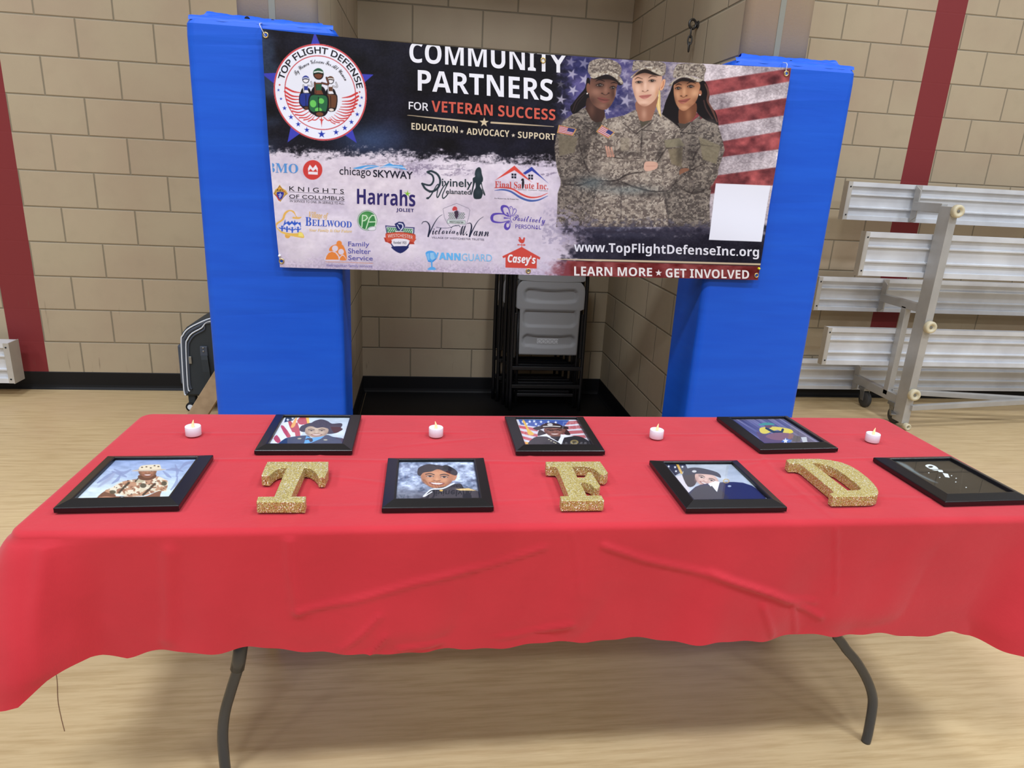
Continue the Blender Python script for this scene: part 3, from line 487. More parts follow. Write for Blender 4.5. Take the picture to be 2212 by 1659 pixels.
class Canvas:
    """colour grid over a flat print; X, Y are the artwork coordinates of every grid point"""
    def __init__(s, X, Y, rgb=None):
        s.X, s.Y = X, Y
        s.rgb = np.ones(X.shape+(3,)) if rgb is None else rgb
        s.c0, s.c1 = X.min(0), X.max(0); s.r0, s.r1 = Y.min(1), Y.max(1)
        s.px = abs(X[0, -1]-X[0, 0])/X.shape[1]
        s.clip = None
    def win(s, x0, y0, x1, y1):
        c = np.nonzero((s.c1 >= x0) & (s.c0 <= x1))[0]; r = np.nonzero((s.r1 >= y0) & (s.r0 <= y1))[0]
        if len(c) == 0 or len(r) == 0: return None
        return slice(r[0], r[-1]+1), slice(c[0], c[-1]+1)
    def put(s, w, a, col):
        if s.clip is not None: a = a*s.clip[w]
        v = s.rgb[w]; col = C3(col) if not isinstance(col, np.ndarray) else col
        v += a[..., None]*(col-v)
    def polymask(s, P, w, soft):
        X, Y = s.X[w], s.Y[w]; d = np.full(X.shape, 1e9); ins = np.zeros(X.shape, bool)
        for (ax, ay), (bx, by) in zip(P, np.roll(P, -1, 0)):
            ex, ey = bx-ax, by-ay; L = ex*ex+ey*ey+1e-12
            t = np.clip(((X-ax)*ex+(Y-ay)*ey)/L, 0, 1)
            d = np.minimum(d, (X-ax-t*ex)**2+(Y-ay-t*ey)**2)
            if by != ay:
                ins ^= ((ay > Y) != (by > Y)) & (X < (bx-ax)*(Y-ay)/(by-ay)+ax)
        d = np.sqrt(d); d = np.where(ins, -d, d)
        return np.clip(.5-d/soft, 0, 1)
    def poly(s, pts, col, a=1.0, soft=None, curve=False):
        P = spl(pts) if curve else np.array(pts, float)
        soft = soft or s.px*1.0
        w = s.win(P[:, 0].min()-soft, P[:, 1].min()-soft, P[:, 0].max()+soft, P[:, 1].max()+soft)
        if w is None: return
        m = s.polymask(P, w, soft)*a
        s.put(w, m, col(s.X[w], s.Y[w]) if callable(col) else col)
    def line(s, pts, wd, col, a=1.0, curve=True, taper=None, soft=None):
        P = spl(pts, False) if curve and len(pts) > 2 else np.array(pts, float)
        soft = soft or s.px
        m = wd+soft; w = s.win(P[:, 0].min()-m, P[:, 1].min()-m, P[:, 0].max()+m, P[:, 1].max()+m)
        if w is None: return
        X, Y = s.X[w], s.Y[w]; al = np.zeros(X.shape); n = len(P)-1
        for i in range(n):
            (ax, ay), (bx, by) = P[i], P[i+1]; ex, ey = bx-ax, by-ay; L = ex*ex+ey*ey+1e-12
            t = np.clip(((X-ax)*ex+(Y-ay)*ey)/L, 0, 1)
            d = np.sqrt((X-ax-t*ex)**2+(Y-ay-t*ey)**2)
            ww = wd if taper is None else wd*np.interp((i+t)/n, np.linspace(0, 1, len(taper)), taper)
            al = np.maximum(al, np.clip(.5+(ww/2-d)/soft, 0, 1)*np.clip(ww/soft, 0, 1))
        s.put(w, al*a, col)
    def ell(s, cx, cy, rx, ry, col, a=1.0, soft=None, rot=0, ring=None):
        soft = soft or s.px; R = max(rx, ry)+soft
        w = s.win(cx-R, cy-R, cx+R, cy+R)
        if w is None: return
        X, Y = s.X[w]-cx, s.Y[w]-cy; c, q = math.cos(rot), math.sin(rot)
        u, v = (X*c+Y*q)/rx, (-X*q+Y*c)/ry
        d = (np.sqrt(u*u+v*v)-1)*min(rx, ry)
        m = np.clip(.5-d/soft, 0, 1) if ring is None else np.clip(.5+(ring/2-np.abs(d))/soft, 0, 1)
        s.put(w, m*a, col)
    def blob(s, cx, cy, rx, ry, col, a=1.0, rot=0):
        R = max(rx, ry)*2.2; w = s.win(cx-R, cy-R, cx+R, cy+R)
        if w is None: return
        X, Y = s.X[w]-cx, s.Y[w]-cy; c, q = math.cos(rot), math.sin(rot)
        u, v = (X*c+Y*q)/rx, (-X*q+Y*c)/ry
        s.put(w, np.exp(-(u*u+v*v))*a, col)
    def star(s, cx, cy, r, col, a=1.0, rot=0, ri=.4, soft=None):
        s.poly([(cx+(r if k % 2 == 0 else r*ri)*math.sin(rot+k*math.pi/5), cy-(r if k % 2 == 0 else r*ri)*math.cos(rot+k*math.pi/5)) for k in range(10)], col, a, soft)
    def local(s, o, e1, e2):
        """same print in the skewed frame o + a*e1 + b*e2"""
        D = e1[0]*e2[1]-e1[1]*e2[0]; x, y = s.X-o[0], s.Y-o[1]
        c = Canvas((x*e2[1]-y*e2[0])/D, (y*e1[0]-x*e1[1])/D, s.rgb); return c
def tr(k, ox, oy): return lambda *p: [(x*k+ox, y*k+oy) for x, y in p]
def camo(cols, sc, seed=0, jit=14):
    """pattern cloth print: patches of the given colours"""
    cs = [C3(c) for c in cols]
    def f(X, Y):
        a = fbm(X/sc, Y/sc*1.35, seed, 3); b = fbm(X/sc*1.3+40, Y/sc*1.7, seed+5, 3); d = fbm(X/sc*2.2, Y/sc*2.6+9, seed+9, 2)
        o = np.broadcast_to(cs[0], X.shape+(3,)).copy()
        for m, c in ((a > .54, cs[1]), (b > .57, cs[2]), (d > .63, cs[3]), ((a < .36) & (d < .6), cs[2])):
            o[m] = c
        return np.clip(o+(vnoise(X*1.1, Y*1.1, seed+3)-.5)[..., None]*jit/255.0, 0, 1)
    return f
ACU = [(131, 121, 112), (154, 143, 131), (104, 94, 88), (174, 164, 151)]
ACUD = [(106, 98, 92), (125, 116, 107), (82, 75, 71), (142, 133, 122)]

def paint_banner(cv):
    X, Y = cv.X, cv.Y
    # ---- ground: dark grunge above, pale paper below, flag on the right
    g = fbm(X/60, Y/45, 1, 5); g2 = fbm(X/9, Y/7, 7, 4); g3 = fbm(X/3.2, Y/2.6, 11, 3)
    dark = C3((19, 18, 27))+(g-.5)[..., None]*C3((22, 24, 38))*1.3
    k = sst(.45, .75, fbm(X/70+3, Y/90, 21, 3))*sst(700, 560, X+0*Y)
    dark = dark+k[..., None]*C3((28, 40, 52))
    k = np.exp(-(((X-800)/70)**2+((Y-300)/34)**2)); dark = dark+k[..., None]*C3((26, 42, 62))
    dark = dark+((g3-.5)*.06)[..., None]
    pale = C3((219, 210, 224))+((g-.5)*.22)[..., None]*np.array([.8, .85, .6])
    pale = pale+((g2-.5)*.10)[..., None]
    g4 = fbm(X/38, Y/9, 51, 4)
    edge = 326+(X-600)*.036+(g2-.5)*26+(g3-.5)*20+(g4-.5)*34
    m = sst(-12, 13, Y-edge)
    out = dark*(1-m[..., None])+pale*m[..., None]
    b = np.exp(-((Y-edge-20)/9)**2)*sst(.46, .58, g4)*sst(640, 900, X)*sst(.3, .5, g3)
    out = out*(1-.55*b[..., None])+.55*b[..., None]*C3((92, 80, 108))
    low = sst(536, 590, Y-(X-600)*.025+(g2-.5)*40)
    out = out*(1-low[..., None]*.55)+low[..., None]*.55*(C3((176, 160, 190))+((g3-.5)*.5)[..., None])
    # right half: flag
    bl = C3((66, 64, 112))+(g-.5)[..., None]*C3((60, 50, 60))*1.5+((g2-.5)*.12)[..., None]
    mb = sst(1196, 1248, X+(g2-.5)*44)
    fade = sst(330, 300, Y)
    out = out*(1-(mb*fade)[..., None])+(mb*fade)[..., None]*bl
    wh = C3((176, 166, 172))+((g-.5)*.5)[..., None]+((g3-.5)*.3)[..., None]+((fbm(X/14, Y/30, 61, 3)-.5)*.25)[..., None]
    mw = sst(1300, 1500, X+(g2-.5)*130+(Y-200)*.2)
    out = out*(1-mw[..., None])+mw[..., None]*wh
    md = sst(1196, 1250, X+(g2-.5)*60)*sst(322, 350, Y+(g2-.5)*30)
    grey = C3((150, 138, 150))+((g3-.5)*.45)[..., None]
    out = out*(1-(md*(1-mw)*.85)[..., None])+(md*(1-mw)*.85)[..., None]*grey
    cv.rgb[:] = np.clip(out, 0, 1)
    for x, y, r, a in ((1233, 134, 12, .45), (1262, 137, 13, .5), (1236, 160, 12, .75), (1263, 172, 13, .8), (1238, 195, 12, .85), (1211, 182, 9, .35), (1212, 215, 11, .8), (1219, 241, 9, .7), (1353, 183, 12, .7), (1353, 217, 15, .7), (1349, 130, 11, .6), (1312, 240, 9, .8), (1350, 160, 10, .5), (1331, 205, 9, .5), (1372, 196, 10, .4), (1208, 158, 7, .3)):
        cv.star(x, y, r, (190, 186, 206), a, rot=.15+(x % 7)*.06, ri=.38, soft=2.2)
    for q in ([(1500, 180), (1530, 175), (1708, 148), (1705, 176), (1530, 207), (1500, 212)], [(1490, 246), (1544, 238), (1701, 211), (1695, 249), (1551, 271), (1490, 280)],
              [(1480, 317), (1561, 305), (1690, 283), (1684, 322), (1561, 339), (1480, 350)], [(1480, 388), (1534, 381), (1678, 361), (1672, 400), (1531, 419), (1480, 426)]):
        def red(x, y): return np.clip(C3((128, 54, 57))+((fbm(x/22, y/17, 31, 5)-.5)*.7)[..., None]*np.array([1, .55, .5]), 0, 1)
        cv.poly(spl(q, True, 1), red, .9, 3.0)
    # dark foot of the poster and its red band
    nav = C3((34, 33, 48))+((g-.5)*.2)[..., None]+((g3-.5)*.08)[..., None]
    mn = sst(-14, 14, Y-(492+(g2-.5)*46)-sst(1260, 1190, X)*60)*sst(1196, 1256, X+(g2-.5)*70+sst(560, 490, Y)*-30)
    cv.rgb[:] = cv.rgb*(1-mn[..., None])+mn[..., None]*nav
    k = np.exp(-(((X-1330)/110)**2+((Y-492)/17)**2))*.5; cv.rgb[:] = cv.rgb*(1-k[..., None])+k[..., None]*C3((150, 160, 190))
    def band(x, y): return np.clip(C3((126, 52, 52))+((fbm(x/24, y/14, 41, 4)-.5)*.36)[..., None], 0, 1)
    cv.poly([(1225, 563), (1645, 575), (1637, 610), (1215, 600)], band, .97, 3.0)
    w = cv.win(1160, 555, 1240, 606)
    a = sst(1175, 1226, cv.X[w]+(fbm(cv.X[w]/9, cv.Y[w]/7, 3, 3)-.5)*50)*sst(556, 575, cv.Y[w])*sst(1236, 1226, cv.X[w]); cv.put(w, a*.9, (128, 62, 70))
    cv.line([(1204, 559.5), (1300, 562.5), (1480, 567), (1643, 571)], 4.2, (206, 188, 158), curve=False, taper=[.3, 1, 1, 1])
    cv.line([(1300, 564.4), (1480, 568.9), (1643, 572.8)], 1.0, (120, 100, 80), curve=False)
    # ---- headline rules and stars
    cv.line([(880, 248.5), (960, 257), (1030, 264)], 4.0, (200, 182, 152), curve=False, taper=[.2, .8, 1])
    cv.line([(1061, 265), (1120, 268.5), (1196, 273.5)], 4.0, (200, 182, 152), curve=False, taper=[1, .8, .25])
    cv.star(1045.5, 264.5, 10.5, (216, 200, 168), rot=.03); cv.star(997.5, 284, 4.6, (216, 206, 188)); cv.star(1108.5, 292.5, 4.6, (216, 206, 188))
    cv.star(1423.5, 590, 7.6, (232, 228, 226), rot=.03)
    paint_soldiers(cv)
    # ---- round emblem
    e = cv.local((691.5, 199.0), (100.3, 4.2), (4.2, 104.4))
    for k in range(1):
        e.star(-.03, .02, 1.27, (62, 66, 176), rot=-.03, ri=.42)
    e.ell(0, 0, 1, 1, (232, 236, 248)); e.ell(0, 0, .985, .985, (200, 72, 76), ring=.03); e.ell(0, .01, .762, .762, (196, 74, 80), ring=.02)
    t = lambda x, y: (((x-785)*541-(y-824)*22)/(520*541-22*22), ((y-824)*520-(x-785)*22)/(520*541-22*22))
    for x, y, r in ((317, 800, 17), (345, 898, 17), (385, 1003, 26), (457, 1103, 29), (538, 1183, 30), (635, 1247, 31), (800, 1295, 43), (962, 1273, 33), (1060, 1225, 31), (1135, 1158, 29), (1200, 1072, 26), (1232, 975, 19), (1250, 885, 18)):
        q = t(x, y); e.star(q[0], q[1], r*1.05/530, (38, 58, 168))
    for x, y in ((330, 742), (1227, 823)): q = t(x, y); e.ell(q[0], q[1], .018, .018, (176, 60, 66))
    E = lambda L: [t(*p) for p in L]
    L = [[(400, 775), (480, 815), (570, 830)], [(388, 815), (470, 865), (570, 872)], [(395, 860), (470, 900), (570, 905)], [(405, 905), (480, 938), (590, 942)], [(420, 950), (500, 978), (605, 968)], [(440, 995), (530, 1015), (625, 990)],
         [(470, 1035), (550, 1050), (640, 1015)], [(505, 1075), (590, 1082), (660, 1040)], [(550, 1110), (630, 1105), (690, 1060)], [(600, 1135), (660, 1120), (710, 1075)], [(650, 1150), (690, 1130), (722, 1090)]]
    for i, q in enumerate(L):
        e.line(E(q), .042-.002*i, (204, 62, 62), taper=[1, .9, .35])
        r = [(1570-x+(30 if i else 30), y+58-i*3) for x, y in q]; e.line(E(r), .042-.002*i, (204, 62, 62), taper=[1, .9, .3])
    e.poly(E([(565, 840), (600, 845), (612, 940), (570, 935)]), (216, 66, 44))
    for i, q in enumerate(([(770, 1105), (730, 1135), (690, 1130)], [(825, 1105), (870, 1140), (905, 1135)])): e.line(E(q), .02, (204, 62, 62))
    e.poly(E([(797, 1095), (806, 1130), (830, 1125), (808, 1145), (799, 1215), (790, 1145), (768, 1120), (790, 1128)]), (204, 62, 62))
    ink = (26, 24, 30)
    # three saluting helmeted figures, in plain simplified shapes
    def fig(cx, hy, s, cloth, skin, pant, boot, foot, light=None):
        e.poly(E([(cx-62*s, hy+150*s), (cx+62*s, hy+150*s), (cx+92*s, hy+330*s), (cx-92*s, hy+330*s)]), ink, curve=True)
        e.poly(E([(cx-100*s, hy+240*s), (cx, hy+215*s), (cx+105*s, hy+240*s), (cx+112*s, hy+390*s), (cx+70*s, foot), (cx-30*s, foot), (cx-112*s, hy+400*s)]), ink, curve=True)
        e.poly(E([(cx-88*s, hy+250*s), (cx, hy+235*s), (cx+92*s, hy+255*s), (cx+95*s, hy+380*s), (cx+60*s, foot-30*s), (cx-22*s, foot-30*s), (cx-98*s, hy+390*s)]), pant, curve=True)
        if light:
            for dx, dy, w, h in ((-60, 330, 36, 40), (30, 300, 34, 30), (0, 400, 40, 26)): e.ell(*t(cx+dx*s, hy+dy*s), w*s/530, h*s/530, light)
        e.line(E([(cx, hy+260*s), (cx+4*s, foot-20*s)]), .018*s, ink)
        e.poly(E([(cx-36*s, hy+95*s), (cx+40*s, hy+95*s), (cx+34*s, hy+180*s), (cx+56*s, hy+225*s), (cx-46*s, hy+225*s), (cx-28*s, hy+180*s)]), skin, curve=False)
        e.poly(E([(cx-34*s, hy+110*s), (cx+38*s, hy+110*s), (cx+32*s, hy+180*s), (cx-28*s, hy+180*s)]), cloth)
        for q in ([(cx-40*s, hy+95*s), (cx-36*s, hy+210*s)], [(cx+40*s, hy+100*s), (cx+110*s, hy+110*s), (cx+92*s, hy+40*s)]):
            e.line(E(q), .044*s, ink); e.line(E(q), .026*s, skin)
        e.ell(*t(cx, hy), 60*s/530, 62*s/530, ink); e.ell(*t(cx, hy), 48*s/530, 50*s/530, skin)
        e.poly(E([(cx-58*s, hy+4*s), (cx-52*s, hy-40*s), (cx, hy-68*s), (cx+50*s, hy-42*s), (cx+58*s, hy+6*s), (cx+48*s, hy-10*s), (cx-46*s, hy-8*s)]), cloth, curve=True)
        e.line(E([(cx-46*s, hy-22*s), (cx, hy-30*s), (cx+46*s, hy-20*s)]), .026*s, (225, 230, 230)); e.line(E([(cx-54*s, hy), (cx, hy-10*s), (cx+56*s, hy+4*s)]), .02*s, ink)
        e.poly(E([(cx-40*s, foot-45*s), (cx+70*s, foot-45*s), (cx+74*s, foot), (cx+10*s, foot+16*s), (cx-40*s, foot)]), ink, curve=True); e.ell(*t(cx+14*s, foot-16*s), 42*s/530, 22*s/530, boot)
    fig(622, 682, .66, (48, 62, 150), (236, 236, 242), (44, 58, 140), (90, 60, 44), 1010)
    fig(900, 690, .68, (100, 66, 48), (236, 236, 242), (108, 70, 50), (226, 216, 206), 1032)
    fig(764, 622, 1.0, (44, 92, 66), (116, 70, 52), (46, 104, 70), (116, 72, 52), 1085, (108, 200, 96))
    # ---- sponsor marks
    k = tr(.16271, 570, 330); s = .16271
    one = lambda f, x, y: f((x, y))[0]
    q = one(k, 647, 228); cv.ell(q[0], q[1], 128*s, 131*s, (206, 66, 62), rot=.3)
    cv.poly(k((585, 205), (610, 158), (648, 205), (688, 160), (715, 208), (713, 292), (588, 285)), (238, 234, 242)); cv.poly(k((592, 245), (618, 212), (652, 245), (688, 214), (708, 250)), (206, 66, 62))
    cv.line(k((592, 247), (708, 253)), 1.0, (206, 66, 62))
    b = (84, 162, 226)
    cv.poly(spl(k((1180, 208), (1260, 185), (1350, 168), (1460, 165), (1530, 180), (1430, 178), (1350, 188), (1290, 212), (1230, 215)), True, 4), b)
    cv.poly(spl(k((1325, 218), (1390, 195), (1460, 185), (1545, 182), (1480, 195), (1425, 212), (1390, 218)), True, 4), b)
    cv.poly(k((1535, 203), (1590, 172), (1668, 136), (1720, 160), (1835, 166), (1900, 232), (1800, 208), (1680, 192), (1600, 192)), b)
    cv.line(k((1560, 185), (1670, 180), (1800, 190), (1870, 200)), 1.4, (222, 230, 244))
    # fraternal shield
    cv.poly(k((210, 422), (245, 470), (295, 500), (320, 545), (265, 580), (220, 655), (175, 590), (128, 545), (150, 490), (185, 465)), (206, 170, 84))
    cv.line(k((210, 440), (300, 545), (220, 640), (140, 545), (210, 440)), .9, (120, 70, 40), curve=False)
    cv.poly(k((178, 480), (215, 458), (252, 485), (280, 520), (255, 525), (240, 495), (190, 495)), (222, 160, 60)); cv.poly(k((150, 550), (180, 560), (215, 630), (200, 640)), (186, 66, 50)); cv.poly(k((262, 500), (285, 520), (262, 522)), (186, 66, 50))
    cv.poly(spl(k((176, 520), (262, 522), (258, 575), (218, 625), (180, 572)), True, 2), (44, 52, 150)); cv.line(k((218, 535), (214, 600)), 1.3, (226, 226, 240)); cv.line(k((195, 555), (240, 560)), 1.1, (226, 226, 240)); cv.line(k((200, 580), (235, 575)), .9, (226, 226, 240))
    # bell mark with village
    cv.poly(spl(k((165, 935), (240, 880), (270, 800), (330, 760), (400, 775), (440, 850), (500, 850), (470, 878), (385, 872), (390, 850), (425, 852), (395, 800), (345, 775), (295, 815), (265, 890), (190, 945), (175, 985), (230, 1040), (170, 1000)), True, 4), (226, 178, 90))
    cv.poly(spl(k((170, 985), (220, 1030), (320, 1062), (440, 1068), (470, 1050), (515, 1065), (535, 1128), (440, 1118), (320, 1090), (220, 1050)), True, 4), (228, 188, 90)); cv.poly(k((465, 1055), (515, 1065), (528, 1115), (460, 1108)), (240, 226, 120))
    q = one(k, 318, 1100); cv.ell(q[0], q[1], 36*s, 34*s, (226, 170, 84)); cv.line(k((230, 1050), (320, 1085), (450, 1110)), 3.0, (232, 192, 96))
    bb = (52, 92, 196)
    cv.poly(k((262, 960), (285, 880), (292, 930), (330, 905), (350, 930), (375, 900), (400, 930), (410, 890), (425, 925), (450, 915), (455, 930), (490, 920), (495, 990), (262, 985)), bb)
    for x in (305, 375, 450): cv.poly(k((x-36, 985), (x-36, 965), (x, 938), (x+36, 968), (x+36, 990)), (226, 222, 236))
    for x, y in ((245, 985), (310, 995), (380, 1005), (455, 1000)):
        q = one(k, x, y-8); cv.ell(q[0], q[1], 2.0, 2.0, bb); cv.line(k((x-36, y+10), (x-12, y+18), (x, y+14), (x+12, y+18), (x+36, y+10)), 2.2, bb); cv.line(k((x, y+10), (x, y+48)), 3.2, bb)
    # green round mark
    q = one(k, 1372, 900); cv.ell(q[0], q[1], 132*s, 136*s, (222, 226, 228)); cv.ell(q[0], q[1], 118*s, 122*s, (58, 130, 72)); cv.blob(q[0]-4, q[1]-8, 11, 9, (112, 180, 104), .7); cv.ell(q[0], q[1], 129*s, 133*s, (62, 96, 70), ring=.8)
    for P in (((1300, 985), (1310, 830), (1355, 835), (1375, 865), (1340, 900), (1310, 905)), ((1355, 1010), (1400, 870), (1435, 830), (1470, 835), (1490, 910), (1480, 975)), ((1400, 920), (1482, 918))): cv.line(k(*P), 2.3, (206, 232, 200), curve=False)
    cv.poly(spl(k((1370, 1020), (1410, 985), (1475, 980), (1478, 1022), (1420, 1032)), True, 4), (226, 228, 232)); cv.line(k((1372, 1020), (1420, 990), (1476, 982), (1478, 1024), (1420, 1034), (1372, 1020)), .7, (90, 100, 100))
    # village shield with ribbon
    nv = (36, 44, 100)
    cv.poly(k((1610, 965), (1740, 975), (1880, 985), (2000, 992), (1990, 1130), (1920, 1240), (1812, 1338), (1700, 1240), (1640, 1140)), nv); cv.poly(k((1624, 980), (1985, 1004), (1975, 1125), (1905, 1230), (1812, 1318), (1712, 1230), (1652, 1135)), (232, 230, 238))
    cv.poly(k((1634, 990), (1975, 1014), (1968, 1100), (1640, 1085)), (52, 128, 78))
    for i in range(12):
        for j in range(3): q = one(k, 1652+i*28+(j % 2)*12, 1010+j*22+i*2); cv.ell(q[0], q[1], 1.5, 1.1, (228, 234, 230))
    cv.poly(spl(k((1690, 1255), (1810, 1240), (1925, 1250), (1812, 1335)), True, 5), nv)
    cv.poly(k((1735, 945), (1790, 915), (1850, 920), (1875, 965), (1840, 1040), (1770, 1035)), nv); cv.line(k((1790, 940), (1835, 950), (1845, 990), (1815, 1030)), 2.4, (222, 226, 240)); cv.line(k((1770, 960), (1800, 1010)), 1.6, (222, 226, 240)); cv.poly(k((1755, 1040), (1845, 1045), (1860, 1060), (1740, 1055)), (232, 226, 230))
    cv.poly(k((1592, 1125), (1640, 1130), (1700, 1170), (1690, 1215), (1640, 1190), (1612, 1185)), (176, 60, 46)); cv.poly(k((2025, 1145), (1985, 1140), (1930, 1180), (1930, 1215), (2000, 1215), (1990, 1185)), (176, 60, 46))
    cv.poly(spl(k((1615, 1075), (1700, 1060), (1810, 1055), (1920, 1065), (2012, 1090), (1990, 1190), (1900, 1150), (1810, 1140), (1720, 1145), (1640, 1180)), True, 4), (206, 88, 66)); 
    cv.line(k((1615, 1078), (1700, 1060), (1810, 1055), (1920, 1065), (2010, 1092)), .8, (90, 40, 36))
    # shelter mark: three heads under a dome
    og = (232, 138, 66)
    cv.poly(spl(k((865, 1295), (890, 1245), (960, 1215), (1040, 1220), (1085, 1300), (1100, 1385), (1090, 1425), (1000, 1420), (900, 1320)), True, 5), og)
    for x, y, r in ((1000, 1203, 36), ): q = one(k, x, y); cv.ell(q[0], q[1], r*s, r*s, og)
    pl = (222, 212, 226)
    cv.poly(spl(k((810, 1430), (840, 1345), (910, 1305), (975, 1335), (1008, 1430)), True, 5), pl); cv.poly(k((818, 1418), (995, 1420), (985, 1375), (950, 1330), (905, 1312), (860, 1330), (832, 1370)), og)
    for x, y, r in ((945, 1270, 36), (1025, 1315, 34)): q = one(k, x, y); cv.ell(q[0], q[1], (r+4)*s, (r+4)*s, pl)
    cv.poly(spl(k((1000, 1425), (1015, 1375), (1050, 1352), (1085, 1390), (1090, 1428)), True, 5), pl); cv.poly(spl(k((1008, 1424), (1020, 1385), (1050, 1366), (1080, 1395), (1088, 1428)), True, 5), og)
    cv.line(k((822, 1447), (1130, 1455), (1445, 1470)), 1.0, (216, 150, 110), curve=False)
    cv.line(k((338, 520), (1066, 552)), .8, (60, 60, 80)); cv.line(k((338, 610), (1066, 648)), .8, (60, 60, 80))
    cv.star(*one(k, 1905, 545), 8.2, (138, 196, 66), rot=.1, ri=.33)
    # second column
    k = tr(.16277, 890, 330); s = .16277; gk = (44, 58, 66)
    cv.line(k((205, 255), (260, 245), (340, 290), (375, 380), (340, 470), (260, 515), (180, 480), (135, 410)), 4.6, gk); cv.line(k((215, 265), (270, 300), (285, 370), (240, 430), (140, 412)), 4.0, gk)
    cv.line(k((200, 605), (240, 580), (300, 480), (330, 430), (350, 430), (330, 560), (345, 590), (400, 480), (440, 425), (455, 440), (405, 560), (415, 605), (450, 580), (480, 540)), 2.6, gk, taper=[1.4, .8, .8, 1, .7, 1, .8]); cv.line(k((230, 525), (300, 510), (360, 450)), 1.8, gk)
    q = one(k, 208, 604); cv.ell(q[0], q[1], 3.2, 2.2, gk)
    cv.poly(spl(k((845, 225), (885, 190), (915, 215), (925, 280), (942, 340), (935, 385), (925, 395), (940, 470), (970, 550), (962, 568), (940, 530), (915, 420), (900, 440), (915, 470), (942, 520), (930, 570), (908, 610), (828, 610), (810, 550), (820, 500), (842, 460), (840, 400), (828, 420), (795, 550), (780, 545), (805, 420), (805, 340), (835, 318), (832, 280)), True, 3), (40, 54, 60))
    cv.blob(*one(k, 880, 290), 5, 8, (72, 88, 94), .5); cv.blob(*one(k, 880, 520), 6, 6, (66, 82, 88), .4)
    # house mark
    rd, bl2 = (212, 76, 66), (52, 66, 156)
    cv.poly(k((1470, 270), (1588, 186), (1812, 410), (1720, 335), (1590, 240), (1500, 290)), bl2); cv.poly(k((1100, 365), (1358, 170), (1590, 392), (1500, 335), (1358, 232)), rd)
    for x, y in ((1350, 308), (1574, 322)):
        cv.poly(k((x-32, y-34), (x+32, y-31), (x+30, y+34), (x-32, y+30)), (28, 28, 46)); cv.line(k((x, y-34), (x, y+34)), 1.2, (226, 222, 236)); cv.line(k((x-32, y-2), (x+32, y+1)), 1.2, (226, 222, 236))
    cv.poly(spl(k((1445, 365), (1455, 345), (1478, 342), (1486, 372), (1486, 410), (1475, 470), (1460, 475), (1455, 410), (1458, 375)), True, 3), (30, 26, 34))
    cv.line(k((1090, 465), (1200, 460), (1330, 480), (1450, 550), (1560, 590), (1680, 585), (1800, 535)), 2.8, rd, taper=[.3, 1, 1.2, 1.4, 1.3, .9, .3]); cv.line(k((1095, 500), (1200, 490), (1310, 515), (1440, 595), (1560, 635), (1680, 625), (1800, 572)), 3.2, (70, 96, 164), taper=[.3, 1, 1.2, 1.4, 1.4, 1, .3])
    # pentagon shield, script rule
    gy = (120, 116, 136)
    cv.line(k((525, 1000), (470, 940), (430, 860), (412, 745), (430, 735), (592, 672), (750, 738), (768, 760), (752, 860), (720, 950), (690, 985)), .8, gy, curve=False)
    cv.poly(k((478, 790), (705, 795), (675, 890), (510, 885)), (206, 206, 214))
    for i in range(9):
        for j in range(5): q = one(k, 492+i*24+(j % 2)*12, 800+j*18); cv.ell(q[0], q[1], 1.2, .9, (62, 76, 72))
    cv.poly(spl(k((535, 745), (560, 712), (595, 725), (598, 762), (570, 765), (545, 772)), True, 4), (204, 76, 78)); cv.poly(k((560, 780), (600, 762), (620, 790), (612, 850), (590, 885), (570, 850)), (70, 56, 76)); cv.line(k((600, 765), (640, 800), (600, 870)), 1.0, (150, 146, 176))
    cv.poly(k((470, 890), (706, 902), (705, 948), (466, 935)), (214, 226, 222)); cv.line(k((470, 890), (706, 902), (705, 948), (466, 935), (470, 890)), .8, (96, 116, 116), curve=False)
    cv.line(k((325, 990), (400, 1000), (500, 995), (575, 965), (600, 970)), .9, (70, 74, 96)); cv.line(k((520, 1000), (545, 975), (590, 970), (620, 965), (640, 985)), 1.2, (40, 46, 70))
    ik = (34, 40, 62)
    cv.line(k((130, 945), (150, 918), (200, 920), (235, 985), (215, 1110)), 2.0, ik, taper=[.5, .8, 1, 1.6, 1.8]); cv.line(k((215, 1110), (290, 950), (350, 860), (402, 822)), 1.8, ik, taper=[1.6, 1, .6, .4])
    cv.line(k((735, 940), (775, 935), (790, 985), (765, 1110)), 2.2, ik, taper=[.5, .8, 1.4, 1.7]); cv.line(k((765, 1110), (840, 960), (890, 890), (948, 848)), 1.7, ik, taper=[1.6, 1, .6, .4])
    # butterfly
    pu = (92, 74, 176)
    for P, wdt in ((((1310, 850), (1200, 810), (1090, 815), (1058, 860), (1080, 910), (1180, 925), (1290, 900)), 3.2), (((1305, 840), (1275, 730), (1215, 708), (1190, 740), (1220, 810), (1280, 850)), 3.2), (((1295, 910), (1250, 930), (1235, 980), (1262, 1010), (1295, 980), (1300, 910)), 3.2)):
        cv.line(k(*P), wdt, pu, taper=[.4, .8, 1.5, 2.0, 1.5, .8, .4])
    for P in (((1225, 865), (1300, 868)), ((1262, 800), (1288, 838)), ((1275, 930), (1288, 905))): cv.line(k(*P), 2.4, pu, taper=[1.4, .3])
    cv.line(k((1318, 840), (1340, 770), (1320, 715), (1295, 720), (1305, 740)), 1.3, pu); cv.line(k((1330, 840), (1375, 790), (1380, 755), (1355, 740), (1352, 760)), 1.3, pu); cv.line(k((1305, 830), (1302, 880), (1325, 925)), 1.2, pu)
    # store barn with weathervane
    cr = (206, 76, 66)
    cv.poly(k((1198, 1372), (1455, 1248), (1702, 1388), (1692, 1418), (1656, 1400), (1652, 1535), (1238, 1522), (1240, 1385), (1208, 1398)), cr)
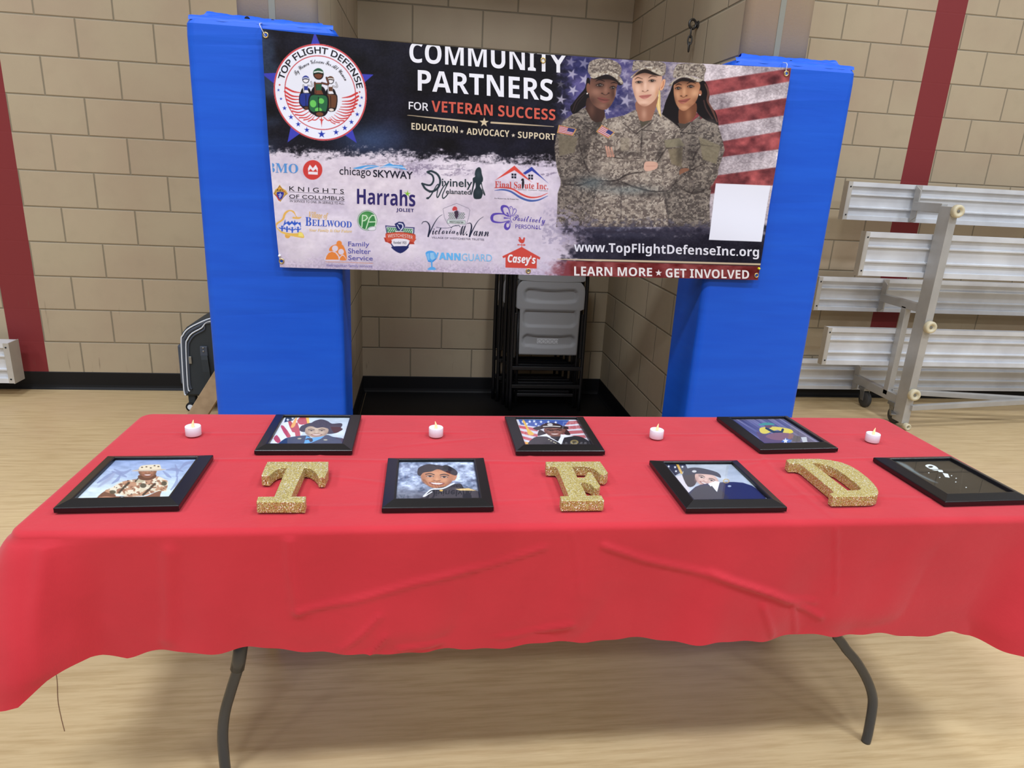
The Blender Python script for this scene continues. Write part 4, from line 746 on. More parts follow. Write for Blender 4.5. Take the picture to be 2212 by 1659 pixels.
    cv.line(k((1455, 1250), (1456, 1190)), 1.3, cr); cv.line(k((1402, 1220), (1500, 1224)), 1.6, cr); cv.poly(k((1480, 1205), (1506, 1222), (1480, 1240)), cr); cv.poly(k((1402, 1208), (1425, 1220), (1402, 1234)), cr)
    cv.poly(spl(k((1415, 1125), (1435, 1118), (1450, 1145), (1470, 1150), (1480, 1122), (1498, 1128), (1496, 1150), (1485, 1190), (1455, 1200), (1425, 1185), (1408, 1150), (1425, 1150)), True, 3), cr)
    # microphone mark
    mc = (96, 176, 232)
    cv.poly(spl(k((180, 1330), (220, 1303), (280, 1306), (320, 1345), (318, 1400), (270, 1440), (215, 1440), (195, 1390)), True, 4), (84, 168, 236)); cv.poly(k((240, 1330), (285, 1325), (318, 1400), (265, 1425), (240, 1400)), (150, 202, 240)); cv.poly(k((190, 1345), (225, 1330), (232, 1420), (215, 1430)), (130, 190, 238))
    cv.line(k((215, 1440), (268, 1448), (318, 1408)), 2.0, (64, 140, 220)); cv.line(k((262, 1448), (264, 1520)), 3.0, (84, 168, 236)); cv.poly(spl(k((205, 1548), (240, 1520), (290, 1518), (318, 1545), (300, 1556), (225, 1556)), True, 4), (96, 176, 240))
    # corner brush texture of the pale half
    w = cv.win(560, 60, 1720, 612)

def face(cv, k, s, F):
    """soft shaded printed face; F holds measured feature points in the crop frame of k"""
    one = lambda p: k(p)[0]
    sk, hi, sh = F['skin']
    cv.poly(spl(k(*F['neck']), True, 4), sh)
    c = one(F['neckhi']); cv.blob(c[0], c[1], 70*s, 150*s, sk, .55)
    cv.poly(spl(k(*F['face']), True, 5), sk, 1, 1.4)
    # tonal modelling of the printed portrait
    old = cv.clip; full = np.zeros(cv.X.shape); P = spl(k(*F['face']), True, 5)
    w = cv.win(P[:, 0].min()-2, P[:, 1].min()-2, P[:, 0].max()+2, P[:, 1].max()+2); full[w] = cv.polymask(P, w, 1.2); cv.clip = full
    for (p, rx, ry, c, a) in F['tone']:
        q = one(p); cv.blob(q[0], q[1], rx*s, ry*s, hi if c == 'h' else sh if c == 's' else c, a)
    cv.clip = old
    for (a, b, c) in F['brow']: cv.line(k(a, b, c), 24*s*F.get('bw', 1), F['browc'], .9, taper=[.5, 1.2, .5])
    for (p, rx, ry) in F['eye']:
        q = one(p); cv.blob(q[0], q[1], rx*1.15*s, ry*1.5*s, F['browc'], .45)
        cv.ell(q[0], q[1], rx*.9*s, ry*.72*s, (190, 178, 170), .6, 1.2); cv.ell(q[0], q[1], rx*.5*s, ry*.86*s, (34, 24, 20), 1, 1.0)
        cv.line([(q[0]-rx*1.1*s, q[1]), (q[0], q[1]-ry*1.05*s), (q[0]+rx*1.1*s, q[1]-ry*.1*s)], 15*s, (30, 20, 18), .95); cv.line([(q[0]-rx*.9*s, q[1]+ry*.5*s), (q[0], q[1]+ry*.85*s), (q[0]+rx*.9*s, q[1]+ry*.3*s)], 9*s, F['browc'], .7); cv.ell(q[0]+rx*.1*s, q[1]-ry*.2*s, 8*s, 8*s, (230, 226, 220), .8, .6)
    a, b, c = F['nose']; q = one(b); cv.line(k(a, (b[0]*.5+a[0]*.5, (a[1]+b[1])/2+10), b, ), 10*s, sh, .35); cv.line(k(a, b, c), 22*s, sh, .75, taper=[.9, .6, .9])
    for p in (a, c): q = one(p); cv.blob(q[0], q[1], 20*s, 13*s, F['browc'], .7)
    l, u, m, r, d = F['lips']
    cv.poly(spl(k(l, u, r, d), True, 5), F['lipc'], .95, 1.0)
    if F.get('teeth'): cv.poly(spl(k(((l[0]*.8+r[0]*.2), (l[1]*.8+r[1]*.2)), m, ((l[0]*.2+r[0]*.8), (l[1]*.2+r[1]*.8)), ((m[0]+d[0])/2, (m[1]*.62+d[1]*.38))), True, 4), (226, 214, 206), .95)
    else: cv.line(k(l, m, r), 14*s, sh, .9, taper=[.6, 1, .6])
    q = one(((m[0]+d[0])/2, m[1]*.4+d[1]*.6)); cv.blob(q[0], q[1], 50*s, 14*s, hi, .4)

def cap(cv, k, crown, brim, under, seed):
    if under: cv.poly(spl(k(*under), True, 4), (30, 24, 24), .92, 2.0)
    cv.poly(spl(k(*crown), True, 4), camo(ACU, 7.5, seed)); cv.poly(spl(k(*brim), True, 4), (90, 82, 74)); 
    cv.poly(spl(k(*brim), True, 4), camo([(176, 166, 150), (200, 190, 172), (140, 126, 112), (210, 204, 190)], 9, seed+2), .92)

def paint_soldiers(cv):
    b = tr(.2441, 1180, 110); b6 = tr(.2351, 1180, 340)
    # bodies, back to front
    L = b((1160, 600), (1280, 700), (1400, 570), (1520, 660), (1560, 800), (1575, 880), (1515, 1060), (1480, 1170), (1445, 1230))
    cv.poly(L+b6((1520, 240), (1500, 420), (1505, 640), (1130, 640), (1060, 300))+b((1150, 900)), camo(ACUD, 8, 3), 1, 1.5)
    M = b((360, 490), (250, 545), (150, 620), (95, 720), (72, 850), (90, 1000), (125, 1110), (128, 1180))+b6((105, 330), (100, 470), (90, 640), (420, 640))+b((480, 1180), (470, 820), (540, 640), (520, 560))
    cv.poly(M, camo(ACUD, 8, 5), 1, 1.5)
    N = b((790, 520), (690, 570), (540, 600), (470, 670), (420, 760), (375, 890), (362, 960), (395, 1080), (480, 1150))+b6((480, 250), (430, 420), (375, 640), (1130, 640), (1100, 460), (1070, 310))+b((1110, 1200), (1190, 1050), (1210, 1000), (1205, 820), (1170, 670), (1080, 600), (1000, 540))
    def sh(P, c=(38, 32, 32), wd=3.2, a=.6, tp=(.5, 1, .4)): cv.line(b(*P), wd, c, a, taper=list(tp), soft=2.5)
    hair = (24, 20, 22)
    k1 = tr(.10247, 1230, 120); s1 = .10247; k2 = tr(.08439, 1340, 120); s2 = .08439; k3 = tr(.10249, 1430, 120); s3 = .10249
    # left: ponytail, dark skin
    cv.poly(spl(k1((370, 480), (330, 680), (200, 840), (60, 1020), (15, 1090), (60, 1225), (150, 1210), (260, 1120), (340, 1060), (430, 900), (440, 520)), True, 4), hair)
    cv.line(k1((330, 780), (150, 960), (70, 1160)), 2, (74, 54, 52), .6); cv.line(k1((300, 860), (180, 1010), (110, 1190)), 1.6, (62, 48, 48), .5)
    face(cv, k1, s1, dict(skin=((118, 82, 68), (158, 116, 98), (66, 44, 38)), neck=[(410, 880), (340, 1120), (380, 1300), (560, 1420), (690, 1390), (735, 1150)], neckhi=(470, 1150),
        face=[(440, 560), (470, 470), (700, 420), (1010, 530), (1000, 680), (975, 850), (920, 980), (850, 1080), (760, 1140), (650, 1130), (520, 1050), (440, 930), (415, 780)],
        tone=[((760, 440), 320, 110, (44, 30, 28), .85), ((560, 770), 110, 90, 'h', .75), ((770, 700), 50, 120, 'h', .7), ((930, 800), 60, 130, 's', .7), ((700, 1060), 90, 45, 'h', .45), ((480, 960), 90, 110, 's', .55), ((980, 780), 18, 120, (176, 134, 114), .6), ((660, 640), 130, 60, 's', .35), ((830, 1060), 60, 60, 's', .4)],
        brow=[((560, 540), (640, 505), (750, 545)), ((880, 580), (950, 565), (1010, 590))], browc=(34, 24, 22), eye=[((645, 622), 72, 30), ((925, 675), 58, 28)], nose=((690, 795), (770, 830), (835, 790)), lips=((590, 895), (720, 885), (720, 935), (850, 935), (720, 1005)), lipc=(126, 72, 66), teeth=False))
    cv.poly(spl(k1((360, 640), (390, 580), (430, 620), (430, 740), (400, 800), (365, 740)), True, 4), (126, 84, 68)); q = k1((376, 800))[0]; cv.ell(q[0], q[1], 1.6, 1.6, (240, 236, 230))
    cap(cv, k1, [(400, 350), (400, 220), (450, 120), (600, 65), (800, 65), (960, 110), (1070, 190), (1105, 290), (1065, 420), (900, 350), (650, 360), (480, 420)], [(440, 425), (560, 360), (800, 325), (980, 370), (1080, 450), (1140, 560), (1128, 605), (1060, 560), (940, 450), (800, 395), (650, 430), (540, 475), (480, 468)], [(470, 480), (650, 430), (800, 395), (950, 450), (1125, 600), (1040, 620), (1000, 560), (850, 500), (640, 500)], 11)
    cv.poly(k1((400, 1330), (560, 1410), (690, 1390), (640, 1540), (540, 1600), (440, 1450)), (72, 66, 58))
    # right: long dark hair
    cv.poly(spl(k3((260, 540), (180, 750), (90, 960), (45, 1120), (0, 1330), (200, 1440), (340, 1520), (420, 1500), (380, 1200), (300, 900)), True, 4), hair)
    cv.poly(spl(k3((800, 520), (890, 540), (960, 660), (1000, 830), (985, 960), (1030, 1080), (1130, 1200), (1190, 1460), (1120, 1440), (900, 1350), (760, 1230), (700, 1090), (720, 700)), True, 4), hair)
    cv.line(k3((900, 600), (975, 780), (960, 950), (1060, 1150), (1160, 1400)), 5, (120, 78, 66), .75, taper=[.4, 1, .9, 1, .4]); cv.line(k3((880, 950), (930, 1120), (1060, 1330)), 3, (84, 58, 54), .7)
    face(cv, k3, s3, dict(skin=((176, 124, 92), (220, 172, 134), (112, 70, 50)), neck=[(400, 1080), (350, 1250), (370, 1440), (480, 1440), (600, 1380), (720, 1230), (700, 980)], neckhi=(560, 1250),
        face=[(250, 720), (270, 580), (420, 470), (700, 520), (800, 620), (780, 760), (745, 900), (690, 1000), (590, 1090), (490, 1160), (400, 1145), (315, 1040), (270, 900)],
        tone=[((480, 520), 230, 90, (84, 54, 42), .8), ((690, 800), 90, 100, 'h', .8), ((330, 830), 60, 100, 'h', .55), ((470, 760), 40, 110, 'h', .7), ((480, 1090), 90, 40, 'h', .6), ((280, 950), 40, 120, 's', .5), ((720, 950), 70, 90, 's', .45), ((600, 1060), 60, 40, 's', .3)],
        brow=[((290, 630), (350, 600), (415, 620)), ((525, 595), (610, 555), (710, 590))], browc=(46, 28, 24), eye=[((345, 692), 56, 27), ((605, 655), 62, 28)], nose=((405, 850), (455, 880), (520, 845)), lips=((345, 955), (460, 925), (470, 968), (600, 905), (450, 1020)), lipc=(152, 84, 78), teeth=False))
    q = k3((805, 790))[0]; cv.ell(q[0], q[1], 3.2, 6, (170, 112, 84)); q = k3((797, 830))[0]; cv.ell(q[0], q[1], 1.5, 1.5, (240, 230, 220))
    cap(cv, k3, [(250, 470), (245, 330), (300, 210), (360, 175), (620, 165), (850, 180), (920, 290), (890, 400), (870, 540), (760, 470), (560, 420), (400, 440)], [(160, 620), (230, 540), (400, 430), (560, 420), (720, 480), (850, 500), (830, 540), (760, 558), (640, 510), (520, 460), (380, 470), (260, 540), (215, 625), (170, 642)], [(215, 630), (300, 520), (450, 462), (620, 500), (780, 560), (640, 560), (420, 540), (290, 600)], 23)
    cv.poly(k3((330, 1420), (480, 1440), (620, 1390), (560, 1480), (400, 1560), (370, 1500)), (74, 66, 60))
    # middle, in front
    cv.poly(N, camo(ACU, 8.5, 9), 1, 1.5)
    cv.poly(spl(k2((1000, 880), (975, 1050), (925, 1200), (950, 1360), (1010, 1500), (1045, 1560), (1040, 1300), (1035, 950)), True, 4), (214, 184, 122)); cv.line(k2((1000, 1000), (985, 1200), (1020, 1480)), 1.6, (244, 224, 168), .9); cv.line(k2((985, 1060), (945, 1220)), 1.4, (150, 112, 72), .7)
    face(cv, k2, s2, dict(skin=((212, 170, 146), (240, 206, 184), (150, 104, 84)), neck=[(440, 1150), (410, 1400), (430, 1580), (560, 1700), (760, 1700), (860, 1500), (940, 1250), (930, 1000)], neckhi=(620, 1500),
        face=[(330, 560), (310, 740), (345, 900), (390, 1060), (460, 1200), (560, 1280), (680, 1290), (780, 1240), (890, 1140), (965, 1010), (1005, 850), (1060, 700), (1070, 520), (900, 400), (620, 340), (400, 440)],
        tone=[((650, 420), 330, 110, (120, 84, 68), .8), ((450, 860), 90, 110, 'h', .6), ((860, 850), 120, 120, 'h', .7), ((650, 760), 40, 140, 'h', .7), ((620, 1190), 120, 50, 'h', .5), ((360, 960), 50, 160, 's', .4), ((960, 950), 60, 160, (196, 140, 100), .6), ((580, 1270), 150, 30, 's', .5), ((560, 730), 40, 70, 's', .3)],
        brow=[((385, 605), (460, 560), (580, 595)), ((735, 570), (820, 520), (950, 545))], browc=(70, 46, 38), eye=[((490, 680), 80, 30), ((825, 645), 80, 32)], nose=((585, 905), (650, 930), (715, 890)), lips=((490, 1035), (650, 1005), (660, 1050), (815, 1000), (640, 1110)), lipc=(176, 104, 98), teeth=False))
    cv.poly(spl(k2((1055, 700), (1110, 600), (1160, 625), (1150, 720), (1100, 860), (1040, 890), (1015, 860)), True, 4), (222, 168, 132)); cv.line(k2((1110, 660), (1105, 760), (1060, 830)), 2, (164, 104, 76), .7)
    cap(cv, k2, [(320, 400), (330, 220), (370, 130), (640, 130), (1050, 160), (1170, 260), (1140, 500), (1060, 420), (900, 320), (680, 270), (480, 350)], [(275, 550), (400, 430), (560, 310), (760, 275), (950, 330), (1115, 430), (1100, 515), (1000, 490), (850, 420), (700, 350), (600, 343), (480, 400), (380, 470), (310, 560)], [(330, 560), (470, 410), (600, 345), (720, 352), (900, 440), (1080, 510), (900, 510), (640, 440), (430, 500)], 31)
    cv.poly(b((795, 600), (860, 625), (940, 610), (830, 695)), (84, 78, 66))
    # jackets: collars, seams, crossed arms
    for P in ([(800, 520), (680, 640), (800, 735), (850, 690)], [(1000, 570), (930, 640), (850, 700), (1000, 715)]): cv.poly(b(*P), camo(ACU, 9, 40), 1); cv.line(b(*P[1:]), 2, (50, 44, 42), .7, curve=False)
    for P in ([(340, 500), (330, 650), (440, 730), (480, 660), (400, 610)], [(1360, 570), (1270, 640), (1190, 720), (1330, 735), (1370, 650)]): cv.poly(b(*P), camo(ACUD, 8, 44), 1); cv.line(b(*P[1:4]), 2, (44, 38, 38), .6, curve=False)
    for P in ([(850, 700), (845, 820), (840, 960)], [(1160, 700), (1120, 780), (1000, 960), (980, 1010)], [(300, 700), (290, 820), (330, 960)], [(1400, 800), (1320, 900), (1290, 1000)]): sh(P)
    cv.poly(b((655, 770), (740, 770), (735, 880), (660, 890)), (150, 140, 122), .6, 2); cv.poly(b((105, 740), (280, 770), (250, 900), (115, 930)), (118, 110, 92), .8, 3); cv.poly(b((1350, 760), (1540, 840), (1500, 1000), (1380, 960)), (128, 120, 98), .8, 3); cv.poly(b((1045, 790), (1180, 770), (1225, 840), (1060, 860)), (134, 128, 106), .9, 3); cv.poly(b((1080, 870), (1205, 850), (1200, 1030), (1110, 1000)), (126, 116, 94), .85, 3)
    sh([(1045, 800), (1070, 860), (1225, 842)], wd=2); sh([(1350, 780), (1370, 830), (1540, 850)], wd=2); sh([(115, 930), (200, 950), (280, 900)], wd=2.5)
    cv.poly(spl(b((370, 950), (520, 930), (700, 950), (875, 950), (885, 1060), (720, 1090), (600, 1140), (470, 1150), (385, 1060)), True, 4), camo(ACU, 8, 52)); cv.poly(spl(b((700, 1090), (860, 1080), (1000, 1010), (1080, 1020), (1190, 1045), (1150, 1160), (1080, 1235), (900, 1240), (740, 1180), (640, 1140)), True, 4), camo(ACU, 8, 57))
    sh([(372, 965), (520, 935), (700, 955), (870, 950)], wd=2.5); sh([(470, 1150), (620, 1145), (720, 1095), (880, 1065)], wd=4, a=.75); sh([(640, 1150), (800, 1210), (960, 1245), (1090, 1235)], wd=4, a=.75); sh([(1190, 1045), (1150, 1160), (1085, 1235)], wd=3)
    cv.poly(spl(b((878, 985), (960, 980), (992, 1000), (975, 1045), (880, 1062)), True, 4), (214, 172, 152)); cv.line(b((890, 1020), (970, 1018)), 1.2, (170, 122, 104), .6)
    for i, x in enumerate((528, 550, 575)): cv.line(b((x+20, 930), (x, 845+i*6)), 5.0, (206, 158, 138), taper=[1, .7])
    cv.poly(spl(b((1190, 1045), (1260, 1040), (1250, 1080), (1185, 1100)), True, 3), (140, 98, 78)); cv.poly(spl(b((1170, 1110), (1300, 1040), (1400, 990), (1520, 1060), (1460, 1180), (1300, 1260), (1180, 1200)), True, 4), camo(ACUD, 8, 63)); sh([(1180, 1120), (1300, 1045), (1400, 995)], wd=3); sh([(1180, 1210), (1310, 1262), (1450, 1200)], wd=4)
    cv.poly(spl(b((90, 1000), (140, 940), (330, 960), (380, 1060), (430, 1130), (300, 1180), (150, 1170)), True, 4), camo(ACUD, 8, 66)); sh([(130, 1175), (300, 1185), (430, 1140)], wd=4); sh([(330, 960), (360, 1040), (400, 1100)], wd=4)
    for P in ([(455, 240), (440, 400), (400, 620)], [(690, 290), (685, 640)], [(1090, 330), (1120, 500), (1130, 640)]): cv.line(b6(*P), 3, (56, 51, 52), .4, soft=3)
    cv.blob(*b6((420, 230))[0], 34, 13, (84, 104, 112), .55); cv.blob(*b6((760, 300))[0], 60, 10, (96, 112, 116), .5)
    for x, y, rx, ry, a, c in ((620, 1010, 150, 20, .3, 'h'), (900, 1130, 150, 24, .32, 'h'), (640, 1175, 150, 20, .5, 'd'), (930, 1275, 150, 22, .5, 'd'), (430, 1000, 40, 120, .3, 'd'), (700, 905, 200, 25, .35, 'd'), (1010, 900, 30, 90, .5, 'd'), (1180, 900, 30, 120, .45, 'd'), (1290, 900, 50, 120, .35, 'd'), (330, 830, 40, 160, .45, 'd'), (440, 700, 40, 120, .4, 'd'), (620, 660, 70, 40, .3, 'h'), (1060, 660, 60, 40, .28, 'h'), (160, 640, 60, 40, .3, 'h'), (1450, 650, 60, 40, .28, 'h'), (250, 1140, 110, 30, .4, 'd'), (1330, 1230, 110, 24, .45, 'd'), (860, 740, 60, 80, .25, 'd'), (1140, 1180, 30, 60, .4, 'd'), (500, 1000, 70, 30, .25, 'h'), (1100, 1100, 60, 26, .3, 'h'), (1400, 1080, 60, 30, .25, 'h')):
        q = b((x, y))[0]; cv.blob(q[0], q[1], rx*.2441, ry*.2441, (40, 36, 36) if c == 'd' else (214, 204, 188), a)
    for P in ([(520, 960), (560, 1000), (540, 1060)], [(700, 965), (680, 1020), (720, 1070)], [(790, 970), (800, 1020)], [(900, 1100), (940, 1140), (930, 1200)], [(1030, 1040), (1040, 1110), (1010, 1190)], [(1090, 720), (1060, 780), (1000, 850)], [(450, 760), (420, 860), (440, 940)], [(600, 780), (610, 880)], [(1440, 700), (1480, 760)], [(1330, 1080), (1350, 1160)]): sh(P, wd=2.2, a=.45)
    # shoulder flag patches
    for P in ([(110, 655), (268, 690), (235, 752), (95, 725)], [(490, 655), (607, 720), (550, 775), (440, 715)]):
        P = np.array(b(*P)); cv.poly(P, (200, 156, 92)); c = P.mean(0); Q = c+(P-c)*.86; cv.poly(Q, (216, 196, 200))
        lp = lambda u, v: tuple((Q[0]*(1-u)+Q[1]*u)*(1-v)+(Q[3]*(1-u)+Q[2]*u)*v)
        for i in range(0, 9, 2): v = (i+.5)/9; cv.line([lp(0, v), lp(1, v)], 1.6, (168, 66, 80))
        cv.poly([lp(.55, 0), lp(1, 0), lp(1, .55), lp(.55, .55)], (56, 60, 116))
    # foot of the figures dissolves into the poster ground
    w = cv.win(1196, 440, 1560, 530); X, Y = cv.X[w], cv.Y[w]; n = fbm(X/8, Y/6, 71, 4)
    a = sst(472, 506, Y+(n-.5)*50)*sst(512, 500, Y)*sst(1558, 1520, X)*sst(1198, 1225, X); col = C3((46, 44, 60))+((n-.5)*.7*sst(520, 470, Y))[..., None]
    cv.put(w, a, np.clip(col, 0, 1))
    w = cv.win(1190, 430, 1330, 505); X, Y = cv.X[w], cv.Y[w]; n = fbm(X/6, Y/5, 75, 4)
    a = sst(1300, 1210, X)*sst(430, 480, Y)*sst(.40, .62, n); cv.put(w, a*.8, (168, 160, 184))
    # blank white card (its code is left out)
    cv.poly([(1546, 396), (1664, 401), (1644, 522), (1531, 518)], (234, 238, 250))
# ---------------------------------------------------------------- small framed portraits (measured in their own frames)
def pface(cv, k, s, c, rx, ry, skin, hi, sh, tilt=0, smile=1, dark=(40, 26, 22)):
    """generic printed face: c centre, rx/ry half sizes in the frame of k"""
    ct, st = math.cos(tilt), math.sin(tilt)
    P = lambda u, v: k((c[0]+u*rx*ct-v*ry*st, c[1]+u*rx*st+v*ry*ct))[0]
    cv.poly(spl([P(-.95, -.5), P(-.5, -1), P(.5, -1), P(.95, -.5), P(.92, .1), P(.66, .62), P(.25, .98), P(-.25, .98), P(-.66, .62), P(-.92, .1)], True, 4), skin)
    r = rx*s; q = ry*s; old = cv.clip; full = np.zeros(cv.X.shape); c0 = P(0, 0); full[((cv.X-c0[0])/r)**2+((cv.Y-c0[1])/q)**2 < .92] = 1; cv.clip = full
    for u, v, a, b, col, al in ((0, -.55, .6, .3, hi, .5), (-.5, .15, .3, .25, hi, .6), (.5, .15, .3, .25, hi, .6), (0, .1, .14, .35, hi, .6), (-.8, .4, .25, .5, sh, .5), (.8, .4, .25, .5, sh, .5), (0, .85, .4, .12, sh, .3)):
        p = P(u, v); cv.blob(p[0], p[1], a*r, b*q, col, al)
    cv.clip = old
    for sgn in (-1, 1):
        cv.line([P(sgn*.68, -.38), P(sgn*.42, -.48), P(sgn*.18, -.38)], .10*q, dark, .85)
        p = P(sgn*.42, -.2); cv.ell(p[0], p[1], .2*r, .09*q, (214, 204, 198), .8); cv.ell(p[0], p[1], .09*r, .09*q, (24, 16, 16)); cv.line([P(sgn*.64, -.18), P(sgn*.42, -.28), P(sgn*.2, -.18)], .06*q, dark, .9)
    cv.line([P(-.2, .2), P(0, .28), P(.2, .2)], .07*q, sh, .9)
    if smile: cv.poly(spl([P(-.48, .44), P(0, .42), P(.48, .44), P(.24, .68), P(-.24, .68)], True, 3), (132, 66, 60)); cv.poly(spl([P(-.36, .47), P(0, .46), P(.36, .47), P(.16, .6), P(-.16, .6)], True, 3), (236, 230, 226))
    else: cv.line([P(-.36, .52), P(0, .56), P(.36, .52)], .12*q, (140, 72, 66))
def stripes(cv, k, quad, n, c1, c2):
    a, b, c, d = [np.array(p) for p in k(*quad)]
    for i in range(n):
        t0, t1 = i/n, (i+1)/n; w = lambda t, e: (a*(1-t)+d*t if e == 0 else b*(1-t)+c*t)
        cv.poly([w(t0, 0), w(t0, 1), w(t1, 1), w(t1, 0)], c1 if i % 2 == 0 else c2)
def paint_desert(cv):
    k = tr(.11754, 160, 980); s = .11754; X, Y = cv.X, cv.Y
    g = sst(990, 1080, Y)[..., None]; cv.rgb[:] = C3((142, 164, 206))*(1-g)+C3((214, 230, 236))*g+((fbm(X/18, Y/5, 3, 4)-.5)*.22)[..., None]
    for P in ([(2200, 150), (2050, 190), (1950, 280)], [(1860, 210), (1900, 330), (1880, 420)], [(1640, 330), (1720, 400), (1780, 440)], [(1900, 420), (1880, 540), (1780, 670)], [(1950, 480), (1930, 560), (1900, 600)], [(1700, 300), (1850, 290), (2000, 330)], [(700, 330), (850, 380), (960, 430)], [(850, 390), (800, 480), (700, 550)], [(740, 290), (900, 360), (1040, 300)], [(430, 540), (600, 430), (720, 350)]):
        cv.line(k(*P), 7, (128, 142, 182), .75, taper=[.4, 1, .4])
    cv.poly(spl(k((430, 620), (640, 420), (760, 350), (700, 460), (560, 560)), True, 4), (150, 160, 192), .7, 3)
    sk = (112, 72, 56)
    cv.poly(spl(k((430, 830), (520, 720), (620, 690), (760, 760), (720, 830)), True, 4), sk); cv.poly(spl(k((700, 790), (1000, 790), (1300, 790), (1480, 720), (1600, 680), (1590, 740), (1500, 830), (900, 830), (480, 830)), True, 4), (126, 82, 64))
    sh = camo([(214, 202, 176), (184, 140, 112), (226, 216, 194), (150, 106, 84)], 16, 5, 12)
    cv.poly(spl(k((1160, 470), (960, 500), (830, 540), (700, 620), (560, 690), (700, 740), (840, 760), (1000, 790), (1240, 780), (1400, 740), (1560, 690), (1690, 700), (1710, 640), (1730, 520), (1640, 460), (1510, 420)), True, 4), sh)
    for x, y in ((990, 495), (1130, 500), (1330, 530), (1500, 520), (860, 570), (780, 630), (1380, 575), (1650, 640), (1080, 650), (950, 620), (1200, 745), (1060, 745)): q = k((x, y))[0]; cv.ell(q[0], q[1], 1.4, .8, (34, 28, 26))
    for P in ([(1010, 540), (920, 620), (830, 720)], [(1480, 560), (1380, 660), (1270, 760)]): cv.line(k(*P), 4.4, (44, 36, 32), .85)
    for x, y, a, b in ((1270, 590, 7, 5), (1655, 550, 6, 5), (710, 710, 7, 4)): q = k((x, y))[0]; cv.ell(q[0], q[1], a, b, (70, 66, 54), .9)
    cv.poly(k((1160, 470), (1330, 480), (1250, 540), (1120, 530)), (186, 178, 150)); cv.line(k((1190, 440), (1130, 520)), 2.2, (44, 34, 30), .9)
    cv.poly(spl(k((1190, 400), (1480, 380), (1500, 440), (1380, 490), (1220, 480)), True, 4), (96, 58, 44))
    pface(cv, k, s, (1350, 340), 175, 105, (140, 92, 70), (190, 134, 104), (82, 50, 40))
    cv.poly(spl(k((1060, 318), (1200, 295), (1400, 285), (1690, 288), (1560, 315), (1350, 325), (1130, 326)), True, 4), (196, 180, 160)); cv.poly(spl(k((1200, 300), (1215, 240), (1290, 215), (1450, 205), (1570, 205), (1590, 240), (1590, 285), (1400, 300)), True, 4), (224, 212, 186))
    for x, y in ((1250, 255), (1330, 245), (1410, 265), (1550, 240), (1480, 225)): q = k((x, y))[0]; cv.ell(q[0], q[1], 2, 1.2, (70, 54, 46))
    q = k((880, 805))[0]; cv.ell(q[0], q[1], 5.5, 2.4, (36, 38, 44)); cv.ell(q[0], q[1], 3, 1.2, (176, 186, 190)); cv.line(k((470, 815), (600, 800), (720, 815)), 3, (176, 124, 100))
def paint_flagblue(cv):
    k = tr(.10398, 570, 890); s = .10398; X, Y = cv.X, cv.Y
    cv.rgb[:] = C3((196, 212, 224))+((fbm(X/25, Y/9, 5, 3)-.5)*.2)[..., None]
    cv.poly(k((420, 110), (930, 110), (960, 240), (760, 500), (560, 520), (280, 660), (90, 660)), (226, 232, 238))
    rd = (184, 70, 84)
    for P in (((500, 200), (560, 190), (690, 390), (590, 420)), ((350, 310), (410, 290), (560, 500), (480, 530)), ((200, 560), (270, 480), (350, 600), (290, 650)), ((690, 180), (780, 110), (840, 250), (740, 260)), ((640, 300), (700, 220), (760, 500), (660, 520)), ((770, 115), (870, 115), (920, 250), (820, 260))): cv.poly(spl(k(*P), True, 2), rd)
    cv.poly(k((455, 115), (660, 115), (600, 180), (420, 220)), (30, 50, 84))
    for x, y in ((495, 165), (600, 135)): q = k((x, y))[0]; cv.star(q[0], q[1], 3.6, (232, 236, 240))
    cv.poly(k((870, 110), (935, 115), (950, 240), (905, 250)), (236, 190, 80)); cv.poly(spl(k((640, 150), (690, 120), (640, 300), (560, 320)), True, 3), (232, 172, 92))
    hr = (28, 34, 56)
    cv.poly(spl(k((740, 350), (800, 280), (950, 250), (1050, 190), (1190, 155), (1320, 190), (1420, 245), (1600, 235), (1630, 280), (1600, 330), (1640, 360), (1560, 410), (1400, 440), (1300, 420), (860, 420), (760, 400)), True, 4), hr)
    cv.poly(spl(k((1300, 440), (1360, 460), (1500, 440), (1570, 400), (1420, 380)), True, 3), hr)
    pface(cv, k, s, (1095, 415), 255, 120, (176, 152, 130), (220, 204, 180), (120, 94, 80))
    cv.poly(spl(k((850, 400), (880, 310), (1000, 300), (1100, 335), (1220, 320), (1340, 350), (1380, 380), (1350, 260), (1100, 220), (880, 250), (800, 330)), True, 4), hr)
    nv = (36, 58, 88)
    cv.poly(spl(k((300, 660), (400, 580), (520, 530), (880, 490), (980, 540), (1060, 570), (1180, 540), (1310, 480), (1440, 520), (1660, 560), (1640, 680), (300, 680)), True, 4), nv)
    cv.poly(k((880, 500), (980, 540), (1260, 505), (1180, 560), (990, 640), (830, 665), (860, 570)), (86, 164, 226)); cv.poly(spl(k((860, 585), (900, 550), (1000, 550), (1015, 610), (960, 625), (930, 580)), True, 3), (26, 36, 56))
    for x, y in ((740, 555), (1280, 582)): q = k((x, y))[0]; cv.ell(q[0], q[1], 4.4, 1.5, (176, 172, 150))
